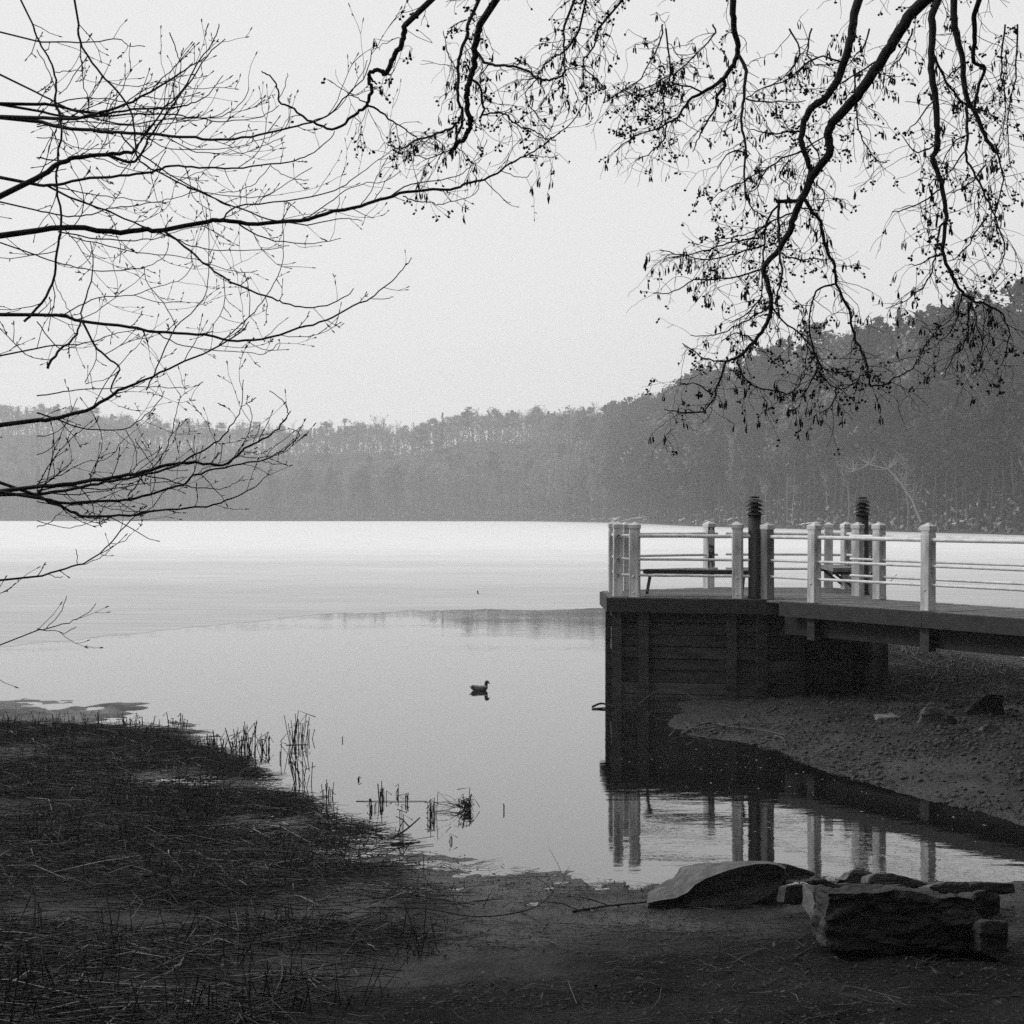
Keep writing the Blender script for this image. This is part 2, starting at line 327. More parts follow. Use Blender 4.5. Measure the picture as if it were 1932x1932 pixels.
# ------------------------------------------------------------------ far forest
def cards(P, size, r, flat=.35):
    """small quads at points P"""
    n = len(P); a = r.normal(size=(n, 3)); a /= np.linalg.norm(a, axis=1)[:, None]
    b = np.cross(a, r.normal(size=(n, 3))); b /= np.linalg.norm(b, axis=1)[:, None]+1e-9
    s = size*(.6+.8*r.random(n))[:, None]; a *= s; b *= s*.6
    V = np.stack([P-a, P-b*.7, P+a, P+b], 1).reshape(-1, 3); Q = np.arange(4*n).reshape(-1, 4); return V, Q
def proto(kind, seed, ncard):
    r = np.random.default_rng(seed); rd = random.Random(seed); tb = MB()
    lean = [(0, 0, 0)]+[(rd.uniform(-.012, .012)*k, rd.uniform(-.012, .012)*k, k/5) for k in range(1, 5)]+[(0, 0, .97)]
    tb.tube(lean, [.011, .0095, .008, .006, .004, .0012], 6)
    P = []
    if kind == 'pine':
        nc = rd.randint(13, 18)
        for c in range(nc):
            h = rd.uniform(.5, .97); w = .15*math.sin(min(1, (1.03-h)/.38)*math.pi*.5)**.7
            a = rd.uniform(0, 6.28); q = rd.uniform(.3, 1)*w; c0 = np.array([q*math.cos(a), q*math.sin(a), h])
            tb.tube([(0, 0, h-.05), tuple(c0)], [.003, .001], 3, False)
            P.append(c0+r.normal(size=(ncard//nc, 3))*np.array([.042, .042, .022]))
        P.append(np.array([0, 0, .96])+r.normal(size=(ncard//12, 3))*np.array([.02, .02, .02]))
    elif kind == 'spruce':
        n = ncard; h = r.random(n)**.75*.86+.13; w = .15*(1.0-h)**.75+.006; a = r.random(n)*6.283; q = np.sqrt(r.random(n))*w*(.7+.5*np.sin(h*70+a*3))
        P.append(np.stack([q*np.cos(a), q*np.sin(a), h-q*.35], 1))
        for c in range(14):
            hh = .15+c*.055; aa = rd.uniform(0, 6.28); ww = .15*(1-hh)**.75; tb.tube([(0, 0, hh), (ww*math.cos(aa), ww*math.sin(aa), hh-.02)], [.002, .0008], 3, False)
    elif kind == 'oak':                                   # round broad crown of dense twigs / ivy
        nc = 18
        for c in range(nc):
            th = rd.uniform(0, 6.28); ph = rd.uniform(-.6, 1.4); R = rd.uniform(.55, 1.0)
            c0 = np.array([.17*R*math.cos(th)*math.cos(ph), .17*R*math.sin(th)*math.cos(ph), .72+.24*R*math.sin(ph)])
            tb.tube([(0, 0, .42), tuple(c0*np.array([.5, .5, .8])), tuple(c0)], [.005, .0025, .001], 3, False)
            P.append(c0+r.normal(size=(ncard//nc, 3))*np.array([.035, .035, .03]))
    if kind == 'bare':
        tw = MB()
        for c in range(26):
            h0 = rd.uniform(.3, .9); a = rd.uniform(0, 6.28); ln = rd.uniform(.1, .22)*(1.15-h0*.6)
            p = Vector((0, 0, h0)); dr = Vector((math.cos(a)*.6, math.sin(a)*.6, 1)).normalized(); pts_ = [p]
            for k in range(3): p = p+dr*ln/3; dr = (dr+Vector((rd.uniform(-.25, .25), rd.uniform(-.25, .25), .15))).normalized(); pts_.append(p)
            tb.tube(pts_, [.0035, .0025, .0016, .0008], 3, False)
            for q in range(ncard//60):
                b = pts_[rd.randint(1, 3)]; d2 = (dr*.6+Vector((rd.uniform(-1, 1), rd.uniform(-1, 1), rd.uniform(-.1, 1)))).normalized()*rd.uniform(.025, .07)
                if ncard > 500: tw.tube([b, b+d2*.5+Vector((0, 0, .003)), b+d2+Vector((0, 0, .012))], [.0030, .0026, .0014], 3, False)
                else: tw.tube([b, b+d2+Vector((0, 0, .010))], [.0032, .0016], 3, False)
        V = np.array([tuple(v) for v in tw.v]); Q = np.array(tw.f)
    else:
        V, Q = cards(np.concatenate(P), .021 if kind != 'spruce' else .02, r)
    return tb, (V, Q)
kinds = ['pine', 'pine', 'pine', 'spruce', 'spruce', 'oak', 'oak', 'bare', 'bare', 'bare']
protos = []
for i, k in enumerate(kinds):
    tb, (V, Q) = proto(k, 100+i, 900)
    tm = tb.mesh('far_trunk'); tm.materials.append(M['ftrunk'] if k == 'bare' else M['ptrunk'])
    cm = np_mesh('far_crown', V, Q); cm.materials.append(M['ftwig'] if k == 'bare' else M['oakc'] if k == 'oak' else M['pine'])
    tb2, (V2, Q2) = proto(k, 200+i, 300)
    protos.append((k, tm, cm, np.array([tuple(v) for v in tb2.v]), [f for f in tb2.f], V2*np.array([1, 1, 1]), Q2))
LAB = {'pine': ('tall pine with a rounded crown in the misty wood', 'pine_tree'), 'spruce': ('dark conical spruce in the misty wood', 'spruce_tree'),
       'oak': ('broad round-crowned tree in the misty wood', 'broad_tree'), 'bare': ('slender leafless tree with upswept twigs in the misty wood', 'bare_tree')}
stuffV, stuffQ, base = {0: [], 1: []}, {0: [], 1: []}, {0: 0, 1: 0}
stuffTV, stuffTQ, baseT = [], [], 0
def put_tree(px, s, h, width, single, right):
    global baseT
    d = float(shore_d(px))+s; x = (px-CX)/F*d; z = float(far_z(px, s))-.2
    w = [.08, .05, .25, .62] if not right else [.62, .20, .08, .10]
    if single and s > 40 and not right: w = [.34, .14, .34, .18]
    k = random.choices(['pine', 'spruce', 'oak', 'bare'], w)[0]
    pr = random.choice([p for p in protos if p[0] == k]); yaw = random.uniform(0, 6.28); wf = h*width
    if single:
        side = 'climbing the hillside on the right' if right else 'along the far shore'
        e = empty(LAB[k][1], (x, d, z)); e.rotation_euler = (0, 0, yaw); e.scale = (wf, wf, h)
        tag(e, LAB[k][0]+' '+side, 'tree', ('trees '+side))
        link('trunk', pr[1], e); link('crown', pr[2], e)
    else:
        c, s_ = math.cos(yaw), math.sin(yaw); R = np.array([[c*wf, -s_*wf, 0], [s_*wf, c*wf, 0], [0, 0, h]]).T
        V = pr[5]@R+np.array([x, d, z]); b_ = int(k in ('bare', 'oak')); stuffV[b_].append(V); stuffQ[b_].append(pr[6]+base[b_]); base[b_] += len(V)
        V = pr[3][:36]@R+np.array([x, d, z]); stuffTV.append(V); stuffTQ.append(np.array([f for f in pr[4][:30] if len(f) == 4])+baseT); baseT += len(V)
rows = [(.015, 3.6), (.06, 3.6), (.13, 3.8), (.23, 4.0), (.36, 4.2), (.52, 4.4), (.68, 4.4), (.80, 3.6), (.86, 3.2), (.90, 3.0), (.94, 3.6)]
for ri, (sf, sp) in enumerate(rows):
    px = -190.0
    while px < 2150:
        right = px > 1150; s = float(smax(px))*(sf+random.uniform(-.03, .03)); s = max(s, .8)
        d = float(shore_d(px))+s; d2 = float(shore_d(px+2))+s; dxw = math.hypot((px+2-CX)/F*d2-(px-CX)/F*d, d2-d)/2      # metres of shore per pixel
        zt = H+(YH-float(skyline(px)))/F*d; zg = float(far_z(px, s)); last = ri == len(rows)-1
        hgt = (zt-zg)*random.choice([random.uniform(.78, .98), random.uniform(.95, 1.13)]) if last else (zt-zg)*random.uniform(.72, .98) if sf > .75 else random.uniform(17, 25)
        hgt = max(11, min(hgt, 31)); vis = -30 < px < 1960
        put_tree(px, s, hgt, random.uniform(.9, 1.35), ((ri == 0) or last) and vis and random.random() < .95, right)
        px += sp/dxw*random.uniform(.65, 1.35)
tag(link('forest_foliage', np_mesh('forest_foliage', np.concatenate(stuffV[0]), np.concatenate(stuffQ[0])), None, M['pine']), 'dense dark mass of evergreens filling the misty wood behind the shore', 'forest', kind='stuff')
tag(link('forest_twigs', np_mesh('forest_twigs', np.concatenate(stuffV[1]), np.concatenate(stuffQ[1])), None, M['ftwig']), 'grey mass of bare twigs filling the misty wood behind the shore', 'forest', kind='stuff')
tag(link('forest_trunks', np_mesh('forest_trunks', np.concatenate(stuffTV), np.concatenate(stuffTQ)), None, M['ptrunk']), 'crowded trunks in the depth of the misty wood', 'forest', kind='stuff')
# undergrowth along the shore
n = 26000; upx = rng.uniform(-250, 2250, n); us = rng.random(n)**1.3*60+.3; ud = shore_d(upx)+us
uz = far_z(upx, us)+rng.random(n)**2.2*(3.0+4*rng.random(n)); P = np.stack([(upx-CX)/F*ud, ud, uz], 1)
V, Q = cards(P, .5, rng)
n2 = 75000; upx = rng.uniform(-250, 1500, n2); us = rng.random(n2)**.55*smax(upx)*.95+3; ud = shore_d(upx)+us; zt_ = 17.0
P2 = np.stack([(upx-CX)/F*ud, ud, far_z(upx, us)+rng.random(n2)*zt_*(.55+.25*rng.random(n2))], 1); V2, Q2 = cards(P2, .55, rng)
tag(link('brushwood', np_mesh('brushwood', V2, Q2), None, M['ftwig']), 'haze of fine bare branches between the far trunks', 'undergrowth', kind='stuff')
n3 = 50000; upx = rng.uniform(1100, 2250, n3); us = rng.random(n3)**.8*smax(upx)*1.05+1; ud = shore_d(upx)+us
V3, Q3 = cards(np.stack([(upx-CX)/F*ud, ud, far_z(upx, us)+rng.random(n3)*15], 1), .55, rng)
tag(link('evergreen_understory', np_mesh('evergreen_understory', V3, Q3), None, M['pine']), 'dark evergreen understory filling the right hillside between the trunks', 'undergrowth', kind='stuff')
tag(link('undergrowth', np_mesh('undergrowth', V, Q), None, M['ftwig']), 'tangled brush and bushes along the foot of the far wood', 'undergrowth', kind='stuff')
# pale leaning trunks on the right shore
def limb_path(pts_px, d, dd=0.0): return [W(p[0], p[1], d+dd*i) for i, p in enumerate(pts_px)]
for lab, pp, r0 in [('pale bare tree leaning left in front of the dark hillside', [(1738, 985), (1722, 945), (1700, 912), (1676, 885), (1640, 876), (1610, 890)], .22),
                    ('thin pale trunk tilted left on the right hillside', [(1732, 905), (1724, 870), (1712, 820), (1704, 780)], .14),
                    ('slim upright pale trunk above the left lamp on the hillside', [(1494, 985), (1498, 930), (1500, 860)], .13)]:
    d = float(shore_d(pp[0][0]))-1.5 if pp[0][1] > 950 else float(shore_d(pp[0][0]))+14
    P0 = limb_path(pp, d); tr = MB(); tr.tube(P0, [r0*(1-.75*i/(len(P0)-1)) for i in range(len(P0))], 6)
    P0[0].z = min(P0[0].z, 0.2) if pp[0][1] > 950 else P0[0].z
    e = empty('leaning_tree', P0[0]); tag(e, lab, 'tree')
    o = tr.build('trunk', M['pale'], e, loc=None); o.location = -P0[0]
    cr = MB(); rd = random.Random(int(pp[0][0]))
    for q in range(70):
        b = P0[rd.randint(1, len(P0)-1)]; dr = Vector((rd.uniform(-1, 1), rd.uniform(-.6, .6), rd.uniform(-.2, 1))).normalized()*rd.uniform(1.0, 3.2)
        cr.tube([b, b+dr*.5+Vector((0, 0, .2)), b+dr+Vector((0, 0, .6))], [.05, .035, .015], 3, False)
    o = cr.build('crown', M['pale'], e); o.location = -P0[0]

# unseen wood behind and beside the viewer, added dense to shade bank and pier
bV, bQ, bb = [], [], 0; tV, tQ, tb_ = [], [], 0
spots = [(-14, -4), (-9, -8), (-4, -9), (1, -8), (6, -9), (11, -7), (15, -2), (-17, 2), (-6, -14), (0, -15), (7, -15), (13, -13), (-13, -12), (-20, -5), (19, -7), (16, 5), (21, 3), (-22, 6), (4, -21), (-4, -21), (-11, -19), (12, -20), (20, 11), (25, 8), (18, 16), (20, 22), (22, 28), (25, 34), (28, 41), (24, 18), (27, 25), (30, 32), (34, 39), (33, 48), (40, 47)]
for i, (x, y) in enumerate(spots):
    V, Q = proto('spruce', 300+i, 3600)[1]; hh = random.uniform(20, 26); V = V*np.array([hh*1.35, hh*1.35, hh])+np.array([x, y, gh(x, y)])
    bV.append(V); bQ.append(Q+bb); bb += len(V)
    t3 = MB(); t3.tube([(x, y, gh(x, y)-.2), (x, y, gh(x, y)+hh*.9)], [.2, .03], 7); tV.append(np.array([tuple(v) for v in t3.v])); q4 = np.array([f for f in t3.f if len(f) == 4]); tQ.append(q4+tb_); tb_ += len(t3.v)
tag(link('bank_shade_wood', np_mesh('bank_shade_wood', np.concatenate(bV), np.concatenate(bQ)), None, M['pine']), 'unseen evergreen wood behind and beside the viewpoint, added dense to shade the near bank and pier', 'forest', kind='stuff')
tag(link('bank_shade_wood_trunks', np_mesh('bank_shade_wood_trunks', np.concatenate(tV), np.concatenate(tQ)), None, M['ftrunk']), 'trunks of the unseen evergreen wood added for shade on the near bank', 'forest', kind='stuff')

# ------------------------------------------------------------------ pier
DZ = 1.69
pier = empty('pier', (4.2, 24.0, 0)); tag(pier, 'timber pier platform with white posts and pipe railings on a dark boarded base', 'pier')
PO = Vector((4.2, 24.0, 0))
def pb(mb_, name, mat, parent=pier, smooth=False):
    o = mb_.build(name, mat, parent, smooth); o.location = -PO if parent is pier else (0, 0, 0); return o
C = [(1.65, 23.43), (4.15, 22.88), (6.0, 23.2), (6.45, 24.0), (6.45, 26.1), (6.1, 26.5), (4.0, 26.65), (1.65, 25.3)]
U = Vector((.57, -.82)).normalized(); PERP = Vector((-U.y, U.x)) ; PERP = PERP if PERP.x > 0 else -PERP     # across the walkway, away from us
def clip(poly, n, c):
    out = []
    for i in range(len(poly)):
        a, b = Vector(poly[i]), Vector(poly[(i+1) % len(poly)]); da, db = a.dot(n)-c, b.dot(n)-c
        if da >= 0: out.append(a)
        if (da >= 0) != (db >= 0): out.append(a+(b-a)*(da/(da-db)))
    return out
fd = (Vector(C[1])-Vector(C[0])).normalized(); fn = Vector((-fd.y, fd.x))
c0 = min(Vector(p).dot(fn) for p in C); c1 = max(Vector(p).dot(fn) for p in C); k = c0
while k < c1:
    pl = clip(clip(C, fn, k+.004), -fn, -(k+.136))
    if len(pl) > 2:
        m_ = MB(); dz = random.uniform(-.003, .003); m_.prism([tuple(p) for p in pl], DZ-.035+dz, DZ+dz, tone=random.random()); pb(m_, 'plank', M['plank'])
    k += .14
P5 = Vector((4.82, 22.06)); N0 = P5-PERP*.1; s = -.95
while s < 10.5:
    a = N0+U*s; b = N0+U*(s+.132); m_ = MB(); dz = random.uniform(-.003, .003)-.008; e1 = random.uniform(-.012, .012)
    m_.prism([tuple(a), tuple(b), tuple(b+PERP*(1.74+e1)), tuple(a+PERP*(1.74+e1))], DZ-.035+dz, DZ+dz); pb(m_, 'plank', M['plank']); s += .14
def board(a, b, z0, z1, th, name, mat, off=0.0):
    a, b = Vector(a), Vector(b); d = (b-a).normalized(); nrm = Vector((d.y, -d.x)); m_ = MB()
    A = a+nrm*off; B = b+nrm*off; m_.prism([tuple(A), tuple(A+nrm*th), tuple(B+nrm*th), tuple(B)][::-1], z0, z1); return pb(m_, name, mat)
for i in range(8):
    if i == 1: continue
    a, b = Vector(C[i]), Vector(C[(i+1) % 8]); d = (b-a).normalized()
    if i == 0:
        board(a, a+(b-a)*.9, DZ-.245, DZ-.012, .05, 'fascia_board', M['fascia'], .002); board(a+(b-a)*.902, b+d*.31, DZ-.25, DZ-.014, .055, 'fascia_board', M['fascia'], .002)
    else: board(a-d*.0, b, DZ-.245, DZ-.012, .045, 'fascia_board', M['fascia'], .002)
wa = N0-U*.62
for j in range(4): board(wa+U*(j*2.85)-PERP*.0, wa+U*(j*2.85+2.84), DZ-.245, DZ-.016, .05, 'fascia_board', M['fascia'], .004)
wf = N0+PERP*1.76
for j in range(4): board(wf+U*(j*2.85+2.84-.9), wf+U*(j*2.85-.9), DZ-.245, DZ-.016, .05, 'fascia_board', M['fascia'], .004)
for off in (.16, .85, 1.5):                                         # bearers under the walkway
    a = N0+PERP*off-U*.7; b = a+U*11; m_ = MB(); w2 = PERP*.07
    m_.prism([tuple(a), tuple(b), tuple(b+w2*2), tuple(a+w2*2)], DZ-.555, DZ-.04); pb(m_, 'beam', M['beam'])
# boarded base under the platform
cen = Vector((4.1, 24.8))
K = [Vector(p)+(cen-Vector(p)).normalized()*(.16 if p[0] < 5 else .04) for p in C]
for i in (7, 0, 1, 2, 3, 4, 5, 6):
    a, b = K[i], K[(i+1) % 8]; d = (b-a).normalized(); zb = -.35
    while zb < 1.40:
        hgt = .2; g = random.uniform(.010, .022)
        board(a+d*.02, b-d*.02, zb+g, min(zb+hgt, 1.44), .06+random.uniform(-.02, .02), 'wall_board', random.choice([M['timber'], M['timber'], M['timber2']]), -.06); zb += hgt
    L_ = (b-a).length
    for q in ([0.0, .19, .80] if i == 0 else [0.0, .35, .8] if i == 1 else [0.0]):
        p = a+d*(L_*q); nrm = Vector((d.y, -d.x)); m_ = MB(); m_.box((p.x+nrm.x*.03, p.y+nrm.y*.03, .52), (.17, .14, 1.84), math.atan2(d.y, d.x)); pb(m_, 'wall_post', M['timber'])
m_ = MB(); m_.prism([tuple(p+(cen-p).normalized()*.1) for p in K], -.3, 1.35); pb(m_, 'core', M['beam'])
# posts
posts = {}
def post(key, x, y, yaw, gz=DZ, parent=pier, h=1.25):
    s = .165; j = random.uniform(-.012, .012); h += j; o = MB(); ch = .012; hs = s/2
    oct_ = [(-hs+ch, -hs), (hs-ch, -hs), (hs, -hs+ch), (hs, hs-ch), (hs-ch, hs), (-hs+ch, hs), (-hs, hs-ch), (-hs, -hs+ch)]
    c, sn = math.cos(yaw), math.sin(yaw); ro = lambda q, k=1.0: (q[0]*k*c-q[1]*k*sn, q[0]*k*sn+q[1]*k*c)
    lx, ly = random.uniform(-.008, .008), random.uniform(-.008, .008)
    rings = [(-.0, 1.02), (.06, 1.0), (h*.5, .985), (h-.155, 1.0), (h-.15, .955), (h-.10, .955)]
    n = 8
    for z, k_ in rings:
        for q in oct_:
            p = ro(q, k_*random.uniform(.99, 1.01)); o.v.append(Vector((p[0]+lx*z, p[1]+ly*z, z))); o.t.append(.5)
    for i in range(len(rings)-1):
        for k_ in range(n): o.f.append((i*n+k_, i*n+(k_+1) % n, i*n+n+(k_+1) % n, i*n+n+k_))
    e = (len(rings)-1)*n; o.f.append(tuple(e+i for i in range(n))); o.f.append(tuple(range(n))[::-1])
    ob = o.build('post', M['paint'], parent); ob.location = Vector((x, y, gz))-PO
    cp = MB(); prof = [(1.0, h-.10), (1.06, h-.085), (1.06, h-.03)]
    for kk, z in prof:
        for q in ((-hs, -hs), (hs, -hs), (hs, hs), (-hs, hs)):
            p = ro(q, kk); cp.v.append(Vector((p[0]+lx*z, p[1]+ly*z, z))); cp.t.append(.5)
    cp.v.append(Vector((lx*h, ly*h, h+.025))); cp.t.append(.5)
    for i in range(2):
        for k_ in range(4): cp.f.append((i*4+k_, i*4+(k_+1) % 4, i*4+4+(k_+1) % 4, i*4+4+k_))
    for k_ in range(4): cp.f.append((8+k_, 8+(k_+1) % 4, 12))
    cp.f.append((3, 2, 1, 0)); cp.build('cap', M['paint'], ob)
    posts[key] = (Vector((x, y)), ob, yaw, h); return ob
r_ = math.radians; WY = math.atan2(U.y, U.x)
P6 = P5+U*2.22; P7 = P6+U*2.22; P8 = P7+U*2.22; P4 = P5-U*1.03
PF1 = P5+PERP*1.53+U*.02
for key, x, y, yaw in [('P1', 1.815, 23.73, 0), ('P1b', 1.82, 24.95, 0), ('P2', 2.09, 23.54, r_(-20)), ('P3', 3.77, 23.08, r_(-20)),
                       ('P2b', 2.08, 25.38, r_(30)), ('PG', 3.73, 26.22, r_(30)), ('PB1', 4.28, 26.38, r_(-14)), ('PB2', 5.97, 26.1, r_(-14)),
                       ('PR1', 6.25, 25.85, r_(16)), ('PR2', 5.95, 23.78, r_(45)), ('PR3', 6.29, 24.35, r_(16)),
                       ('P4', P4.x, P4.y, WY), ('P5', P5.x, P5.y, WY), ('P6', P6.x, P6.y, WY), ('P7', P7.x, P7.y, WY), ('P8', P8.x, P8.y, WY),
                       ('F1', PF1.x, PF1.y, WY), ('F2', (PF1+U*3.0).x, (PF1+U*3.0).y, WY), ('F3', (PF1+U*5.4).x, (PF1+U*5.4).y, WY), ('F4', (PF1+U*7.8).x, (PF1+U*7.8).y, WY)]:
    post(key, x, y, yaw)
tag(posts['PG'][1], 'white post with black spray-painted scrawl')
posts['P4'][1].data.materials[0] = M['paintd']; tag(posts['P4'][1], 'grimy grey post right of the lamp')
def rails(a, b, pa, pbx):
    A, B = (posts[a][0] if isinstance(a, str) else a), (posts[b][0] if isinstance(b, str) else b); d = (B-A).normalized(); A2 = A-d*pa; B2 = B+d*pbx
    for z, r in ((1.035, .033), (.64, .0235), (.37, .0235)):
        m_ = MB(); jz = random.uniform(-.006, .006); n_ = 7
        P = [(*(A2+(B2-A2)*(i/(n_-1))), DZ+z+jz+random.uniform(-.004, .004)) for i in range(n_)]
        m_.tube(P, r, 12, False); pb(m_, 'rail', M['rail'], smooth=True)
rails('P1', 'P1b', .11, .2); rails('P2', 'P3', .22, .22); rails('P2b', 'PG', .2, .2); rails('PB1', 'PB2', .2, .24); rails('PR1', 'PR3', .3, .15)
rails('P4', 'P8', .24, .4); rails('F1', 'F4', .62, .4)
for key in ('P2', 'P3', 'P5', 'P6'):                                # bolt heads and stubs under the posts
    p, ob, yaw, h = posts[key]; fnv = Vector((math.sin(yaw), -math.cos(yaw)))
    for z in ((.35, .07) if key in ('P2', 'P3') else (.3,)):
        m_ = MB(); m_.blob((fnv.x*.086, fnv.y*.086, z), .018, .012, 8, 4, (fnv.x, fnv.y, 0)); m_.build('bolt', M['rail'], ob)
    m_ = MB(); q = p; m_.box((q.x, q.y, DZ-.42 if key in ('P5', 'P6') else .75), (.16, .16, .36 if key in ('P5', 'P6') else 1.2), yaw)
    if key in ('P5', 'P6'): pb(m_, 'beam_stub', M['timber'])
# graffiti on the back post: strokes 2 mm proud of its face
p, ob, yaw, h = posts['PG']; fx = Vector((math.cos(yaw), math.sin(yaw), 0)); fo = Vector((math.sin(yaw), -math.cos(yaw), 0))
strokes = [[(-.055, 1.17), (-.05, .98)], [(-.055, 1.17), (.0, 1.19), (.045, 1.13), (.03, 1.06), (-.03, 1.01), (.02, .96), (.06, .9)], [(-.06, .9), (-.02, .98), (.0, 1.0), (.05, .88)],
           [(-.06, .84), (.0, .80), (.06, .84), (.05, .78), (-.06, .78)], [(-.065, .42), (-.045, .72), (-.01, .5), (.01, .7), (.02, .42)], [(.02, .66), (.05, .72), (.068, .42)], [(-.02, .73), (.055, .75)], [(.0, .27), (.04, .265)], [(-.065, 1.08), (-.06, .94)]]
m_ = MB()
for st in strokes:
    for (x0, z0), (x1, z1) in zip(st[:-1], st[1:]):
        a = fx*x0+Vector((0, 0, z0)); b = fx*x1+Vector((0, 0, z1)); t_ = (b-a).normalized(); w_ = fo.cross(t_)*.015; o_ = fo*.0865; o2 = fo*.08; bi = len(m_.v)
        a = a-t_*.006; b = b+t_*.006
        for q in (a+w_+o2, a-w_+o2, b-w_+o2, b+w_+o2, a+w_+o_, a-w_+o_, b-w_+o_, b+w_+o_): m_.v.append(q); m_.t.append(.5)
        m_.f += [(bi+4, bi+5, bi+6, bi+7), (bi, bi+3, bi+2, bi+1), (bi, bi+1, bi+5, bi+4), (bi+1, bi+2, bi+6, bi+5), (bi+2, bi+3, bi+7, bi+6), (bi+3, bi, bi+4, bi+7)]
m_.build('graffiti', M['graffiti'], ob)

# bollard lamps
def lamp(x, y, label):
    e = empty('bollard_lamp', (x, y, DZ)); tag(e, label, 'lamp', 'louvred bollard lamps on the pier')
    m_ = MB(); m_.lathe([(.118, 0), (.118, .03), (.106, .04), (.106, 1.40)], (0, 0, 0), 20); m_.build('shaft', M['lamp'], e, True)
    m_ = MB(); m_.lathe([(.06, 1.40), (.06, 1.66)], (0, 0, 0), 12); m_.build('core', M['lamp'], e)
    for k in range(4):
        z = 1.395+.069*k; m_ = MB(); m_.lathe([(.143, z), (.148, z+.004), (.085, z+.056), (.07, z+.056), (.13, z+.001)], (0, 0, 0), 24); m_.build('louvre', M['lamp'], e)
    m_ = MB(); m_.lathe([(.075, 1.672), (.082, 1.68), (.082, 1.70), (.04, 1.71)], (0, 0, 0), 20); m_.build('top_cap', M['lamp'], e)
lamp(4.045, 23.06, 'black louvred bollard lamp between the two white posts at the platform corner')
lamp(6.11, 24.12, 'black louvred bollard lamp half hidden behind posts at the walkway entrance')
# benches
def bench(a, b, w, mat, label, yaw_side):
    a, b = Vector(a), Vector(b); d = (b-a).normalized(); n_ = Vector((-d.y, d.x))*yaw_side; e = empty('bench', (a.x, a.y, DZ)); tag(e, label, 'bench', 'benches fixed to the pier railing')
    L_ = (b-a).length
    for j in range(3):
        o0 = n_*(j*w/3+.004); o1 = n_*((j+1)*w/3-.004); m_ = MB(); D3 = d*L_
        q = [tuple(o0), tuple(o0+D3), tuple(o1+D3), tuple(o1)]; q = q if yaw_side > 0 else q[::-1]
        m_.prism(q, .385, .455); m_.build('seat_slat', mat, e)
    for t_ in (.04, .93):
        o = d*(L_*t_); m_ = MB(); m_.prism([tuple(o-d*.035), tuple(o+d*.035), tuple(o+d*.035+n_*w), tuple(o-d*.035+n_*w)][::(1 if yaw_side > 0 else -1)], .335, .397); m_.build('bearer', M['bench'], e)
        m_ = MB(); m_.tube([Vector((*(o-n_*.02), .05)), Vector((*(o+n_*w*.85), .34))], .032, 4); m_.build('brace', M['bench'], e)
bench(Vector((2.25, 23.75)), Vector((4.0, 23.28)), .36, M['bench'], 'dark slatted bench along the front railing of the pier', 1)
bench(Vector((6.1, 24.45)), Vector((6.22, 26.0)), .42, M['benchtop'], 'pale-topped bench at the right end of the platform behind the posts', 1)

# ------------------------------------------------------------------ rocks
def rock(name, label, front, d, th, mat, group=None, tilt=0.0, back_scale=.85, rise=0.0, sub=3, amp=.03, cat='rock', seed=0, tb_y=0.0):
    """solid block from the stone's outline at its real distance, carried back by its own thickness"""
    import bmesh
    rise = rise if rise else -.27*th
    rd = random.Random(seed); fr = [W(p[0], p[1], d+tilt*i/len(front)) for i, p in enumerate(front)]
    c = sum(fr, Vector())/len(fr); bk = [c+(p-c)*back_scale+Vector((0, th, rise)) for p in fr]
    bm = bmesh.new(); fv = [bm.verts.new(p-c) for p in fr]; bv = [bm.verts.new(p-c) for p in bk]; n = len(fr)
    bm.faces.new(fv); bm.faces.new(bv[::-1])
    for i in range(n): bm.faces.new((fv[i], bv[i], bv[(i+1) % n], fv[(i+1) % n]))
    bmesh.ops.recalc_face_normals(bm, faces=bm.faces); bmesh.ops.triangulate(bm, faces=bm.faces)
    for k in range(sub):
        bmesh.ops.subdivide_edges(bm, edges=[e for e in bm.edges if e.calc_length() > .035], cuts=1, use_grid_fill=False)
        bmesh.ops.triangulate(bm, faces=[f for f in bm.faces if len(f.verts) > 3])
    bmesh.ops.smooth_vert(bm, verts=bm.verts, factor=.35, use_axis_x=True, use_axis_y=True, use_axis_z=True)
    bm.normal_update()
    from mathutils import noise
    for v in bm.verts:
        q = v.co+Vector((seed*3.1, 0, 0)); s1 = noise.fractal(Vector((q.x*4, q.y*4, q.z*9)), 1.0, 2.0, 4); s2 = noise.noise(Vector((q.x*14, q.y*14, q.z*34)))+.6*noise.noise(Vector((q.x*5.0, q.y*5.0, q.z*17)))
        v.co += v.normal*(s1*amp+s2*amp*.35)
    me = bpy.data.meshes.new(name); bm.to_mesh(me); bm.free(); o = link(name, me, None, mat, True); o.location = c
    me.polygons.foreach_set('use_smooth', np.zeros(len(me.polygons), dtype=bool))
    return tag(o, label, cat, group)
z7 = lambda u, v: (1205.6+u*.176, 1592+v*.176)
z8 = lambda u, v: (1468.3+u*.208, 1592+v*.208)
z6 = lambda u, v: (1607.4+u*.136, 1205.6+v*.136)
RG = 'stones at the water edge'
